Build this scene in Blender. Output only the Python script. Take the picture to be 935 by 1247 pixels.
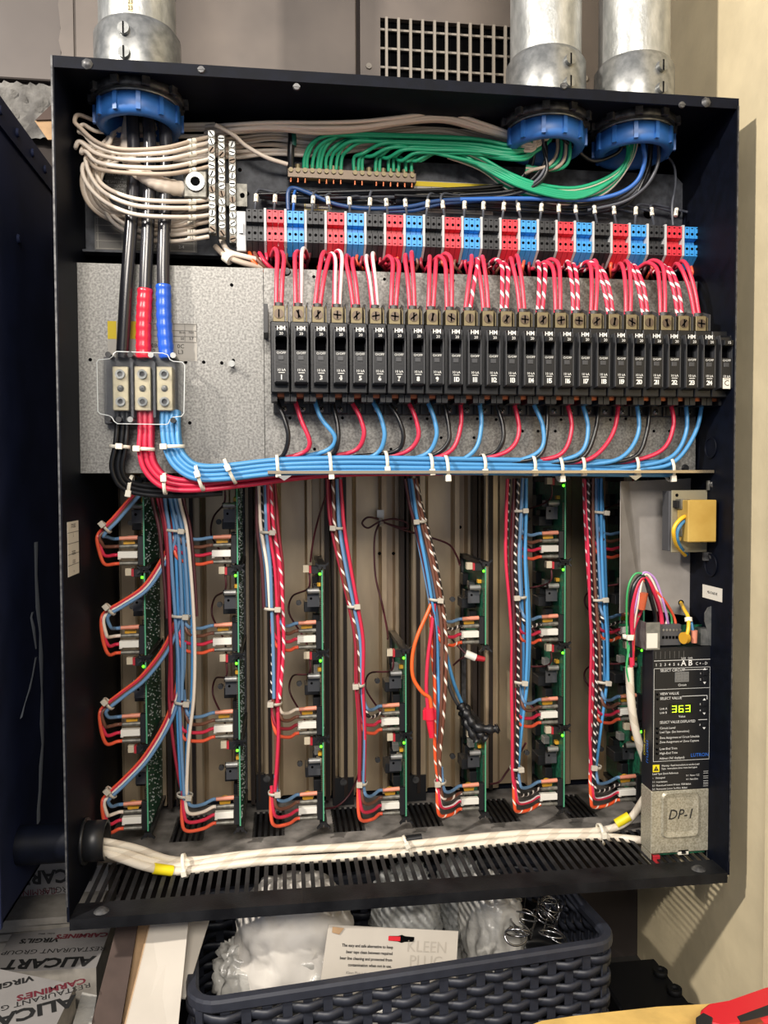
import bpy, bmesh, math, random
from mathutils import Vector, Matrix
random.seed(7)
PI = math.pi
for o in list(bpy.data.objects): bpy.data.objects.remove(o)
SC = bpy.context.scene
COL = SC.collection

# ------------------------------------------------------------------ camera
FPX, YAW, PITCH, ROLL = 955.23, 0.1280, -0.0356, -0.0037
CAM = Vector((0.2767, -1.0216, 0.5555))
W, H, D = 0.90, 1.081, 0.345          # the cabinet: width, height, depth (front opening at y = 0)
def _basis():
    cy, sy, cp, sp = math.cos(YAW), math.sin(YAW), math.cos(PITCH), math.sin(PITCH)
    f = Vector((sy*cp, cy*cp, sp)); r = Vector((cy, -sy, 0)); u = r.cross(f)
    cr, sr = math.cos(ROLL), math.sin(ROLL)
    return r*cr+u*sr, -r*sr+u*cr, f
CR, CU, CF = _basis()
cd = bpy.data.cameras.new('camera'); cam = bpy.data.objects.new('camera', cd); COL.objects.link(cam)
cd.sensor_fit = 'VERTICAL'; cd.sensor_height = 24; cd.lens = FPX/1247*24; cd.clip_start = 0.01
cam.matrix_world = Matrix(((CR.x, CU.x, -CF.x, CAM.x), (CR.y, CU.y, -CF.y, CAM.y), (CR.z, CU.z, -CF.z, CAM.z), (0, 0, 0, 1)))
SC.camera = cam
def ray(px, py): return CF + CR*((px-467.5)/FPX) + CU*((623.5-py)/FPX)
def at(px, py, y):                     # photo pixel -> point on the depth plane y
    d = ray(px, py); return CAM + d*((y-CAM.y)/d.y)
def atz(px, py, z):                    # photo pixel -> point on the level z
    d = ray(px, py); return CAM + d*((z-CAM.z)/d.z)
def atx(px, py, x):
    d = ray(px, py); return CAM + d*((x-CAM.x)/d.x)

# ------------------------------------------------------------------ light
def lin(h):
    h = h.lstrip('#'); c = [int(h[i:i+2], 16)/255 for i in (0, 2, 4)]
    return [x/12.92 if x <= .04045 else ((x+.055)/1.055)**2.4 for x in c]
wd = bpy.data.worlds.new('room_light'); SC.world = wd; wd.use_nodes = True
bg = wd.node_tree.nodes['Background']; bg.inputs[0].default_value = (*lin('#e4ebff'), 1); bg.inputs[1].default_value = 0.30
def area(name, loc, tgt, sx, sy, power, col='#fff6ea'):
    l = bpy.data.lights.new(name, 'AREA'); l.shape = 'RECTANGLE'; l.size = sx; l.size_y = sy; l.energy = power; l.color = lin(col)
    o = bpy.data.objects.new(name, l); COL.objects.link(o); o.location = loc
    o.rotation_euler = (Vector(tgt)-Vector(loc)).to_track_quat('-Z', 'Y').to_euler(); return o
area('ceiling_panel_light', (0.15, -2.40, 1.80), (0.45, 0.1, 0.50), 1.2, 0.6, 50)
area('ceiling_panel_light', (-1.30, -1.25, 1.85), (0.9, 0.1, 0.4), 0.08, 0.08, 54)
SC.view_settings.view_transform = 'Standard'; SC.view_settings.look = 'None'
SC.view_settings.exposure = 0.5; SC.view_settings.gamma = 1.0; SC.view_settings.use_curve_mapping = False

# ------------------------------------------------------------------ materials
M = {}
def mat(name, col, rough=.5, metal=0., spec=.5, noise=0., nscale=40., col2=None, bump=0., bscale=None, emit=0., alpha=1., trans=0., coat=0., stretch=None):
    m = bpy.data.materials.new(name); m.use_nodes = True; nt = m.node_tree; b = nt.nodes['Principled BSDF']
    c = (*lin(col), 1); b.inputs['Base Color'].default_value = c
    b.inputs['Roughness'].default_value = rough; b.inputs['Metallic'].default_value = metal
    b.inputs['Specular IOR Level'].default_value = spec; b.inputs['Alpha'].default_value = alpha
    b.inputs['Transmission Weight'].default_value = trans; b.inputs['Coat Weight'].default_value = coat
    if emit: b.inputs['Emission Color'].default_value = c; b.inputs['Emission Strength'].default_value = emit
    if noise or bump:
        tc = nt.nodes.new('ShaderNodeTexCoord'); src = tc.outputs['Object']
        if stretch:
            mp = nt.nodes.new('ShaderNodeMapping'); mp.inputs['Scale'].default_value = stretch
            nt.links.new(src, mp.inputs[0]); src = mp.outputs[0]
    if noise:
        n = nt.nodes.new('ShaderNodeTexNoise'); n.inputs['Scale'].default_value = nscale; n.inputs['Detail'].default_value = 4
        nt.links.new(src, n.inputs['Vector'])
        r = nt.nodes.new('ShaderNodeValToRGB'); r.color_ramp.elements[0].position = .5-.5*min(1, noise); r.color_ramp.elements[1].position = .5+.5*min(1, noise)
        r.color_ramp.elements[0].position = .36; r.color_ramp.elements[1].position = .64
        c2 = (*lin(col2), 1) if col2 else tuple([x*(1-noise) for x in c[:3]]+[1])
        r.color_ramp.elements[0].color = c2; r.color_ramp.elements[1].color = c
        nt.links.new(n.outputs[0], r.inputs[0]); nt.links.new(r.outputs[0], b.inputs['Base Color'])
    if bump:
        n2 = nt.nodes.new('ShaderNodeTexNoise'); n2.inputs['Scale'].default_value = bscale or nscale; n2.inputs['Detail'].default_value = 5
        nt.links.new(src, n2.inputs['Vector'])
        bp = nt.nodes.new('ShaderNodeBump'); bp.inputs['Strength'].default_value = bump; bp.inputs['Distance'].default_value = .01
        nt.links.new(n2.outputs[0], bp.inputs['Height']); nt.links.new(bp.outputs[0], b.inputs['Normal'])
    M[name] = m; return m
def stripe(name, c1, c2, freq=38., duty=.28):      # helical tracer stripe along the insulation (u = length, v = turn)
    m = mat(name, c1, .4); nt = m.node_tree; b = nt.nodes['Principled BSDF']
    uv = nt.nodes.new('ShaderNodeUVMap'); sp = nt.nodes.new('ShaderNodeSeparateXYZ'); nt.links.new(uv.outputs[0], sp.inputs[0])
    mu = nt.nodes.new('ShaderNodeMath'); mu.operation = 'MULTIPLY_ADD'; mu.inputs[1].default_value = freq
    nt.links.new(sp.outputs[0], mu.inputs[0]); nt.links.new(sp.outputs[1], mu.inputs[2])
    fr = nt.nodes.new('ShaderNodeMath'); fr.operation = 'FRACT'; nt.links.new(mu.outputs[0], fr.inputs[0])
    lt = nt.nodes.new('ShaderNodeMath'); lt.operation = 'LESS_THAN'; lt.inputs[1].default_value = duty; nt.links.new(fr.outputs[0], lt.inputs[0])
    mx = nt.nodes.new('ShaderNodeMix'); mx.data_type = 'RGBA'; mx.inputs['A'].default_value = (*lin(c1), 1); mx.inputs['B'].default_value = (*lin(c2), 1)
    nt.links.new(lt.outputs[0], mx.inputs['Factor']); nt.links.new(mx.outputs['Result'], b.inputs['Base Color']); return m
mat('black_paint', '#0a0e1a', .55, spec=.12, noise=.4, nscale=60, col2='#070a13', bump=.03, bscale=500)
mat('black_dusty', '#0d0e11', .55, spec=.25, noise=.6, nscale=38, col2='#2c2c2e', bump=.05, bscale=300)
mat('black_lip', '#08090d', .5, spec=.25, noise=.6, nscale=20, col2='#1c1d20', bump=.05, bscale=300)
mat('floor_dust', '#8a8580', .8, noise=.6, nscale=22, col2='#4a4743', bump=.1, bscale=200)
mat('neighbour_paint', '#262d49', .6, spec=.2, noise=.3, nscale=12, col2='#1d2339')
mat('galvanised', '#8f8e8a', .45, metal=.45, noise=.5, nscale=330, col2='#676663', bump=.03, bscale=500)
mat('galv_dark', '#626262', .45, metal=.5, noise=.5, nscale=120, col2='#3c3c3e')
mat('deck_black', '#2c2e34', .55, spec=.3, noise=.5, nscale=90, col2='#43464c', bump=.05, bscale=300)
mat("alu_back", "#c9b596", .33, metal=.6, noise=.15, nscale=6, col2="#b09c82", stretch=(3, 3, 1))
mat('alu_edge', '#c9b89c', .25, metal=.85)
mat('steel', '#b9b7b0', .3, metal=.9)
mat('zinc', '#bfc0bd', .38, metal=.6, noise=.4, nscale=60, col2='#949694', bump=.08, bscale=180, stretch=(1, 1, .4))
mat('zinc_shiny', '#9b9c9a', .36, metal=.7, noise=.2, nscale=90, col2='#7d7f7e')
mat('tin', '#7c7a72', .45, metal=.45, noise=.3, nscale=160, col2='#5f5d56')
mat('brass', '#7a6e52', .48, metal=.4)
mat('copper', '#a25c3c', .35, metal=.7)
mat('screw_bronze', '#5d5044', .42, metal=.5)
mat('dark_slot', '#060607', .9, spec=.05)
mat('bush_blue', '#2a62a8', .45, noise=.2, nscale=30)
mat('breaker_black', '#141518', .34, spec=.45, bump=.02, bscale=400)
mat('breaker_dark', '#020204', .9, spec=.04)
mat('breaker_grey', '#3b3c3f', .4)
mat('print_white', '#dcdcd8', .7)
mat('print_black', '#141414', .7)
mat('print_grey', '#6f6d69', .7)
mat('print_blue', '#2b6ac8', .7)
mat('print_red', '#5c1a26', .7)
mat('term_black', '#25272b', .5); mat('term_red', '#cf2e3d', .45); mat('term_blue', '#3492d8', .45); mat('term_grey', '#b8b9ba', .5)
mat('wire_white', '#dfd2c3', .42); mat('wire_white2', '#b8a897', .45)
mat('wire_green', '#1f9a70', .38); mat('wire_green_dark', '#1c5a50', .4)
mat('wire_black', '#17181b', .32); mat('wire_grey', '#4a4d55', .38)
mat('wire_navy', '#24416f', .4); mat('wire_blue', '#2f63b0', .4)
mat('wire_sky', '#4b8fc4', .36); mat('wire_skydark', '#6286ab', .4)
mat('wire_red', '#c72a48', .36); mat('wire_pink', '#d63852', .34); mat('wire_darkred', '#8d2233', .4)
mat('wire_orange', '#e2622a', .38); mat('wire_coral', '#df5a3c', .38); mat('wire_brown', '#6a4436', .42); mat('wire_maroon', '#4a1f26', .45)
mat('wire_yellow', '#e8b830', .4); mat('wire_violet', '#b58ac8', .4); mat('wire_leaf', '#3fa060', .4)
stripe('stripe_redwhite', '#cf2c4c', '#eedede', 48, .26); stripe('stripe_blackwhite', '#221c1e', '#d8d0c8', 74, .26)
stripe('stripe_brownwhite', '#6a3f30', '#ece0d4', 40, .24); stripe('stripe_orangewhite', '#e5562b', '#f0ddd0', 44, .18)
stripe('stripe_redline', '#cf2c4c', '#f2e2e2', 1.5, .42)
stripe('cable_jacket', '#e0d7c6', '#cfc4b2', 20, .3)
mat('tape_red', '#d81f38', .28, spec=.6); mat('tape_blue', '#1f58c6', .28, spec=.6); mat('tape_yellow', '#e6d21e', .45)
mat('cable_black', '#1a1a1e', .24, spec=.6, noise=.4, nscale=40, col2='#34343a', stretch=(1, 1, .1))
mat('nylon', '#e6e0d0', .45); mat('nylon_dark', '#b9b2a4', .45)
mat('pcb', '#1f6a4c', .4, noise=.4, nscale=220, col2='#123d30'); mat('pcb_edge', '#4c9673', .5)
mat('solder', '#c9cfc9', .35, metal=.6)
mat('plastic_black', '#16171a', .42); mat('heatsink', '#4f5054', .5, metal=.3); mat('capacitor', '#8f8e8c', .35, metal=.4)
mat('mov_yellow', '#c8962c', .4); mat('crimp_pink', '#d0876f', .42); mat('connector_white', '#d8d6cd', .45); mat('connector_red', '#a3202c', .45)
mat('ceramic', '#b5aa94', .6)
mat('led_green', '#58ff20', .5, emit=2.5); mat('digit_green', '#c8ff28', .5, emit=2.2); mat('digit_off', '#6c6c6a', .6)
mat('display_dark', '#15170f', .3)
mat('fishpaper', '#8f8a85', .62, noise=.2, nscale=30, col2='#837e79')
mat('yellow_shell', '#bb9c50', .42, noise=.25, nscale=20, col2='#a9873c')
mat('controller_black', '#17181b', .38); mat('controller_print', '#1d1d1f', .45)
mat('controller_silver', '#bdb8a6', .45, metal=.4, noise=.4, nscale=420, col2='#97927f')
mat('wire_nut_red', '#d8203c', .35, spec=.6); mat('wire_nut_clear', '#e07048', .25, trans=.4)
mat('clear_cover', '#eef2f2', .08, trans=1., alpha=.34, spec=.6); mat('clear_edge', '#dfe4e4', .2, alpha=.75)
mat('block_tin', '#bdb398', .42, metal=.45, noise=.2, nscale=80)
mat('paper_label', '#d9d4c8', .75); mat('paper_grey', '#a6a29a', .75); mat('label_yellow', '#c9b021', .7)
mat('beige_wall', '#ddceaa', .85, noise=.12, nscale=14, bump=.06, bscale=60)
mat('metal_wall', '#6d645d', .5, metal=.25, noise=.3, nscale=6, col2='#5a534e')
mat('metal_wall_dark', '#57504c', .55, metal=.2, noise=.2, nscale=6)
mat('grille_paint', '#8d857a', .5)
mat('concrete', '#7c7a76', .9, noise=.6, nscale=26, col2='#4e4c4a', bump=.5, bscale=60)
mat('cardboard', '#a98a68', .85, noise=.2, nscale=40, bump=.08, bscale=200)
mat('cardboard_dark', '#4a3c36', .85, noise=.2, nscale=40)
mat('cardboard_yellow', '#d6b265', .8, noise=.2, nscale=30, bump=.06, bscale=150)
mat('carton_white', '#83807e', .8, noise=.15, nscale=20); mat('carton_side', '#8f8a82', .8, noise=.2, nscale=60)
mat('paper_white', '#bdb6ab', .8, noise=.1, nscale=15); mat('bag_paper', '#ddd8d0', .6, noise=.12, nscale=18, bump=.15, bscale=22)
mat('basket', '#2f323c', .45, noise=.2, nscale=60)
mat('poly_bag', '#d4d6d4', .14, alpha=.45, spec=.8, bump=.35, bscale=60)
mat('poly_white', '#c2c0ba', .2, alpha=.8, spec=.8, bump=.35, bscale=50)
mat('ring_steel', '#9a9a9c', .2, metal=.95)
mat('tool_red', '#c8202c', .4); mat('tool_black', '#1c1d20', .5)
mat('shelf_dark', '#2a2826', .8, noise=.3, nscale=10); mat('crate_black', '#090a0d', .7, spec=.3)
mat('bracket_zinc', '#9d967f', .4, metal=.5); mat('block_base', '#46474b', .4); mat('tag_cream', '#d8c79a', .7)
mat('rail_shade', '#2f2723', .45, metal=.4); mat('emboss', '#a9a297', .8)
mat('wall_dark', '#2a2320', .85, noise=.2, nscale=20)
mat('paint_drip', '#9aa0a8', .6)

# ------------------------------------------------------------------ mesh helpers
def frame(d):
    d = d.normalized(); a = Vector((0, 0, 1)) if abs(d.z) < .9 else Vector((1, 0, 0))
    x = a.cross(d).normalized(); return x, d.cross(x)
class MB:
    def __init__(s): s.v = []; s.f = []; s.sm = []; s.uv = []
    def add(s, vs, fs, smooth=False, uv=None):
        k = len(s.v); s.v += [Vector(p) for p in vs]; s.f += [tuple(i+k for i in f) for f in fs]; s.sm += [smooth]*len(fs)
        s.uv += uv if uv else [None]*len(fs); return s
    def box(s, x0, x1, y0, y1, z0, z1, R=None, c=None):
        vs = [Vector((x, y, z)) for x in (x0, x1) for y in (y0, y1) for z in (z0, z1)]
        if R is not None:
            c = Vector(c) if c is not None else Vector(((x0+x1)/2, (y0+y1)/2, (z0+z1)/2)); vs = [c+R@(p-c) for p in vs]
        return s.add(vs, [(0, 1, 3, 2), (4, 6, 7, 5), (0, 4, 5, 1), (2, 3, 7, 6), (0, 2, 6, 4), (1, 5, 7, 3)])
    def cyl(s, p0, p1, r, n=12, r1=None, caps=True):
        p0, p1 = Vector(p0), Vector(p1); r1 = r if r1 is None else r1; x, y = frame(p1-p0)
        vs = [p0+(x*math.cos(2*PI*i/n)+y*math.sin(2*PI*i/n))*r for i in range(n)]+[p1+(x*math.cos(2*PI*i/n)+y*math.sin(2*PI*i/n))*r1 for i in range(n)]
        s.add(vs, [(i, (i+1) % n, n+(i+1) % n, n+i) for i in range(n)], True)
        if caps: s.add(vs, [tuple(range(n-1, -1, -1)), tuple(range(n, 2*n))])
        return s
    def ring(s, p0, p1, ro, ri, n=24):
        p0, p1 = Vector(p0), Vector(p1); x, y = frame(p1-p0)
        c = [x*math.cos(2*PI*i/n)+y*math.sin(2*PI*i/n) for i in range(n)]
        vs = [p0+a*ro for a in c]+[p1+a*ro for a in c]+[p1+a*ri for a in c]+[p0+a*ri for a in c]; fs = []
        for k in range(4):
            for i in range(n):
                a, b = k*n, ((k+1) % 4)*n; fs.append((a+i, a+(i+1) % n, b+(i+1) % n, b+i))
        k = len(s.f); s.add(vs, fs)
        for j in range(n): s.sm[k+j] = True; s.sm[k+2*n+j] = True
        return s
    def prism(s, poly, e):                # planar polygon (3D points) extruded by vector e
        e = Vector(e); n = len(poly); vs = [Vector(p) for p in poly]; vs += [p+e for p in vs]
        return s.add(vs, [tuple(range(n-1, -1, -1)), tuple(range(n, 2*n))]+[(i, (i+1) % n, n+(i+1) % n, n+i) for i in range(n)])
    def tube(s, pts, r, n=8, closed=False, cap=True):
        P = [Vector(p) for p in pts]; m = len(P); t0 = (P[1]-P[0]).normalized(); x, y = frame(t0); vs = []; L = [0.]
        for i in range(m):
            if closed: t = P[(i+1) % m]-P[i-1]
            else: t = P[min(i+1, m-1)]-P[max(i-1, 0)]
            if t.length < 1e-9: t = t0
            t = t.normalized(); x = (x-t*x.dot(t))
            x = x.normalized() if x.length > 1e-6 else frame(t)[0]
            y = t.cross(x); rr = r[i] if isinstance(r, (list, tuple)) else r
            if i: L.append(L[-1]+(P[i]-P[i-1]).length)
            vs += [P[i]+(x*math.cos(2*PI*k/n)+y*math.sin(2*PI*k/n))*rr for k in range(n)]
        fs = []; uv = []
        for i in range(m if closed else m-1):
            j = (i+1) % m
            for k in range(n):
                fs.append((i*n+k, i*n+(k+1) % n, j*n+(k+1) % n, j*n+k))
                l1 = L[j] if j else L[i]; uv.append(((L[i], k/n), (L[i], (k+1)/n), (l1, (k+1)/n), (l1, k/n)))
        s.add(vs, fs, True, uv)
        if cap and not closed: s.add(vs, [tuple(range(n-1, -1, -1)), tuple(range((m-1)*n, m*n))])
        return s
    def lathe(s, prof, p0, axis, n=20):   # profile of (radius, height) about axis from p0
        p0 = Vector(p0); ax = Vector(axis).normalized(); x, y = frame(ax); m = len(prof); vs = []
        for r, h in prof: vs += [p0+ax*h+(x*math.cos(2*PI*i/n)+y*math.sin(2*PI*i/n))*r for i in range(n)]
        s.add(vs, [(k*n+i, k*n+(i+1) % n, (k+1)*n+(i+1) % n, (k+1)*n+i) for k in range(m-1) for i in range(n)], True)
        return s
    def ball(s, c, r, n=10, m=6, sc=(1, 1, 1)):
        c = Vector(c); prof = []
        vs = []; 
        for j in range(m+1):
            a = PI*j/m
            for i in range(n):
                b = 2*PI*i/n; vs.append(c+Vector((math.sin(a)*math.cos(b)*sc[0], math.sin(a)*math.sin(b)*sc[1], math.cos(a)*sc[2]))*r)
        return s.add(vs, [(j*n+i, (j+1)*n+i, (j+1)*n+(i+1) % n, j*n+(i+1) % n) for j in range(m) for i in range(n)], True)
ORG = {}; CH = {}
def mesh(mb, name, m, origin=Vector((0, 0, 0)), bevel=0.):
    me = bpy.data.meshes.new(name); me.from_pydata([p-origin for p in mb.v], [], mb.f)
    me.polygons.foreach_set('use_smooth', mb.sm)
    if any(u for u in mb.uv):
        ul = me.uv_layers.new(name='UVMap'); k = 0
        for f, u in zip(mb.f, mb.uv):
            for c in range(len(f)):
                if u: ul.data[k].uv = u[c]
                k += 1
    if bevel:
        b = bmesh.new(); b.from_mesh(me); bmesh.ops.remove_doubles(b, verts=b.verts, dist=1e-6)
        es = [e for e in b.edges if len(e.link_faces) == 2 and e.calc_face_angle(0) > .5]
        bmesh.ops.bevel(b, geom=es, offset=bevel, segments=1, affect='EDGES', clamp_overlap=True); b.to_mesh(me); b.free()
    me.materials.append(M[m]); me.update(); return me
def obj(name, mb, m, parent=None, label=None, cat=None, group=None, kind=None, bevel=0.):
    if parent is None:
        n = len(mb.v); lo = Vector([min(p[i] for p in mb.v) for i in range(3)]); hi = Vector([max(p[i] for p in mb.v) for i in range(3)])
        org = Vector(((lo.x+hi.x)/2, (lo.y+hi.y)/2, lo.z))
    else: org = ORG[parent]
    o = bpy.data.objects.new(name, mesh(mb, name, m, org, bevel)); COL.objects.link(o)
    if parent is None: o.location = org
    else: o.parent = parent; CH.setdefault(parent, []).append(o)
    ORG[o] = org; return tag(o, label, cat, group, kind)
def tag(o, label=None, cat=None, group=None, kind=None):
    for k, v in (('label', label), ('category', cat), ('group', group), ('kind', kind)):
        if v: o[k] = v
    return o
def thing(name, loc, label, cat, group=None):
    o = bpy.data.objects.new(name, None); COL.objects.link(o); o.location = loc; o.empty_display_size = .01
    ORG[o] = Vector(loc); return tag(o, label, cat, group)
def copy_tree(o, delta, label=None, group=None, parent=None):
    c = o.copy(); COL.objects.link(c)
    if parent is None: c.location = o.location+Vector(delta)
    else: c.parent = parent; CH.setdefault(parent, []).append(c)
    if label: c['label'] = label
    if group: c['group'] = group
    ORG[c] = ORG[o]+Vector(delta)
    for k in CH.get(o, []): copy_tree(k, delta, parent=c)
    return c
TXC = {}
def textmesh(s, size, align='CENTER', bold=0., sx=1., shear=0.):
    key = (s, size, align, bold, sx, shear)
    if key not in TXC:
        c = bpy.data.curves.new('t', 'FONT'); c.body = s; c.size = size; c.align_x = align; c.align_y = 'CENTER'; c.resolution_u = 2; c.offset = bold; c.shear = shear
        c.space_line = 1.0
        o = bpy.data.objects.new('t', c); me = o.to_mesh()
        TXC[key] = ([(v.co.x*sx, v.co.y) for v in me.vertices], [tuple(p.vertices) for p in me.polygons]); o.to_mesh_clear()
        bpy.data.objects.remove(o); bpy.data.curves.remove(c)
    return TXC[key]
def text(s, size, p, xd, up, m, parent, name='lettering', align='CENTER', bold=0., sx=1., shear=0., label=None):
    vs, fs = textmesh(s, size, align, bold, sx, shear); xd = Vector(xd).normalized(); up = Vector(up).normalized(); p = Vector(p)
    mb = MB(); mb.add([p+xd*a+up*b for a, b in vs], fs); return obj(name, mb, m, parent, label)
def cat_path(pts, sub=6, closed=False):
    P = [Vector(p) for p in pts]; n = len(P); out = []
    if n == 2: return [P[0].lerp(P[1], i/sub) for i in range(sub+1)]
    for i in range(n if closed else n-1):
        if closed: a, b, c, d = P[i-1], P[i], P[(i+1) % n], P[(i+2) % n]
        else: a, b, c, d = P[max(i-1, 0)], P[i], P[i+1], P[min(i+2, n-1)]
        for k in range(sub):
            t = k/sub; out.append(.5*((2*b)+(c-a)*t+(2*a-5*b+4*c-d)*t*t+(3*b-a-3*c+d)*t**3))
    if not closed: out.append(P[-1])
    return out
def pxpath(pts, y=None): return [at(p[0], p[1], p[2] if len(p) > 2 else y) for p in pts]
def wire(name, pts, r, m, parent=None, y=None, sub=6, n=7, **kw):
    mb = MB(); mb.tube(cat_path(pxpath(pts, y), sub), r, n); return obj(name, mb, m, parent, **kw)
# ================================================================== the setting
XW = W+.040; YB = D+.014
def struct(name, mb, m, parent=None, **kw): return obj(name, mb, m, parent, kind='structure' if parent is None else None, **kw)
struct('wall_right', MB().box(XW, XW+.05, -.9, YB+.05, -.345, 2.2), 'beige_wall')
struct('trim_1', MB().box(XW-.012, XW, -.9, -.035, -.345, 2.2), 'beige_wall', bevel=.003)
wb = struct('wall_back', MB().box(-.7, XW, YB+.012, YB+.06, -.345, 2.2), 'wall_dark')
struct('floor', MB().box(-1.2, XW, -1.4, YB+.05, -.38, -.345), 'shelf_dark')
# sheet-metal cladding above the cabinet
def wpanel(x0, x1, y0, y1, m, t=.012):
    a, b = at(x0, y0, YB), at(x1, y1, YB); zt = max(a.z, 1.62) if y0 <= 0 else a.z
    return obj('metal_panel', MB().box(a.x, b.x, YB, YB+t, b.z, zt), m, wb, bevel=.002)
wpanel(-60, 76, 0, 99, 'metal_wall_dark', .02)
wpanel(79, 435, 0, 300, 'metal_wall')
gx0, gx1 = at(463, 60, YB).x, at(622, 60, YB).x; gz1, gz0 = at(540, 27, YB).z, at(540, 118, YB).z
xr = XW; x0 = at(438.5, 60, YB).x; zlo = at(540, 320, YB).z
mb = MB(); mb.box(x0, gx0, YB, YB+.012, zlo, 1.62); mb.box(gx1, xr, YB, YB+.012, zlo, 1.62)
mb.box(gx0, gx1, YB, YB+.012, gz1, 1.62); mb.box(gx0, gx1, YB, YB+.012, zlo, gz0)
obj('metal_panel', mb, 'metal_wall', wb)
for px, py in ((449, 81), (712, 96)):
    p = at(px, py, YB); obj('screw', MB().cyl(p, p+Vector((0, -.003, 0)), .005, 12).cyl(p+Vector((0, -.003, 0)), p+Vector((0, -.0035, 0)), .002, 6), 'grille_paint', wb)
g = thing('vent_grille', at(540, 118, YB), 'painted louvre grille in the metal cladding behind the conduits', 'grille')
obj('duct_back', MB().box(gx0, gx1, YB+.0118, YB+.012, gz0, gz1), 'dark_slot', g)
n = 11
for i in range(n):
    x = gx0+(gx1-gx0)*(i+.5)/n; obj('bar', MB().box(x-.0022, x+.0022, YB-.004, YB+.002, gz0, gz1), 'grille_paint', g)
for i in range(4):
    z = gz0+(gz1-gz0)*(i+.45)/4; obj('cross_bar', MB().box(gx0, gx1, YB+.003, YB+.007, z-.0018, z+.0018), 'grille_paint', g)
# torn sheet edge, mortar and board scraps seen between the two cabinets
a, b = at(74, 0, YB), at(80, 95, YB); pts = []
for i in range(15):
    z = b.z+(1.5-b.z)*i/14; pts.append(Vector((a.x+random.uniform(-.004, .003), YB-.004, z)))
poly = [Vector((a.x+.02, YB-.004, b.z)), Vector((a.x+.02, YB-.004, 1.5))]+pts[::-1]
obj('torn_sheet_edge', MB().prism(poly, (0, .004, 0)), 'metal_wall', wb)
a, b = at(-40, 99, YB), at(76, 172, YB)
mb = MB(); nx, nz = 22, 12; vs = []
for j in range(nz+1):
    for i in range(nx+1): vs.append(Vector((a.x+(b.x-a.x)*i/nx, YB-.006+random.uniform(-.007, .007), b.z+(a.z-b.z)*j/nz)))
mb.add(vs, [(j*(nx+1)+i, j*(nx+1)+i+1, (j+1)*(nx+1)+i+1, (j+1)*(nx+1)+i) for j in range(nz) for i in range(nx)], True)
obj('mortar_patch', mb, 'concrete', wb)
p0, p1, p2, p3 = at(42, 147, YB-.02), at(75, 145, YB-.02), at(75, 170, YB-.02), at(58, 170, YB-.02)
obj('cardboard_scrap', MB().prism([p0, p3, p2, p1], (0, .004, 0)), 'cardboard', wb)
p0, p1, p2 = at(43, 146, YB-.024), at(72, 118, YB-.024), at(72, 145, YB-.024)
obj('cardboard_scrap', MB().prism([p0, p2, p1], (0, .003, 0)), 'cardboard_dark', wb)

# ================================================================== the cabinet
T = .003
cab = thing('electrical_cabinet', (W/2, D/2, 0), 'open black steel lighting-control cabinet with slotted bottom', 'cabinet')
obj('side_panel', MB().box(0, T, 0, D, 0, H), 'black_paint', cab)
obj('side_panel', MB().box(W-T, W, 0, D, 0, H), 'black_paint', cab)
obj('top_panel', MB().box(T, W-T, 0, D, H-T, H).box(T, W-T, 0, T, H-.014, H-T), 'black_paint', cab)
obj('back_panel', MB().box(T, W-T, D-T, D, 0, H-T), 'black_paint', cab)
edge = MB()   # bare worn metal along the front edges
obj('worn_edge', MB().box(-.0006, .0016, -.0006, .0004, .02, H), 'galv_dark', cab)
obj('worn_edge', MB().box(W-.0014, W+.0004, -.0006, .0004, .02, H-.01), 'galv_dark', cab)
for z in (.12, .92): obj('mounting_channel', MB().box(.1, W-.1, D, YB+.012, z, z+.04), 'galv_dark', cab)
# bottom: front lip, slats between the slots, rear plate with slot groups
SY0, SY1, RY0, RY1 = .040, .150, .205, .300
lip = MB().box(T, W-T, 0, SY0, 0, T); lip.box(T, W-T, 0, .002, -.011, 0)
obj('front_lip', lip, 'black_lip', cab)
NS = 67; pitch = (W-.03)/NS; sl = MB(); sl.box(-pitch*.25, pitch*.25, SY0, SY1, 0, T)
slm = None
for i in range(NS+1):
    x = .015+pitch*i
    if slm is None:
        so = obj('slat', MB().box(x-pitch*.23, x+pitch*.23, SY0, SY1, .0016, T), 'black_dusty', cab); slm = so
    else:
        so = slm.copy(); COL.objects.link(so); so.parent = cab; so.location = slm.location+Vector((pitch*i, 0, 0)); CH[cab].append(so)
COLX = [at(px, 850, .17).x for px in (178, 291, 393, 494, 591, 687, 783)]
plate = MB(); plate.box(T, W-T, SY1, RY0, 0, T); plate.box(T, W-T, RY1, D-T, 0, T)
sg = []; last = T
rs = None
for c in COLX[1:]:
    a = c-.108; b = a+.046; plate.box(last, a, RY0, RY1, 0, T); last = b
    for k in range(6):
        x = a+(b-a)*k/5
        if rs is None: rs = obj('slat', MB().box(x-.0024, x+.0024, RY0, RY1, 0, T), 'black_dusty', cab); rx = x
        else:
            o = rs.copy(); COL.objects.link(o); o.parent = cab; o.location = rs.location+Vector((x-rx, 0, 0)); CH[cab].append(o)
plate.box(last, W-T, RY0, RY1, 0, T)
obj('bottom_plate', plate, 'floor_dust', cab)
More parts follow.
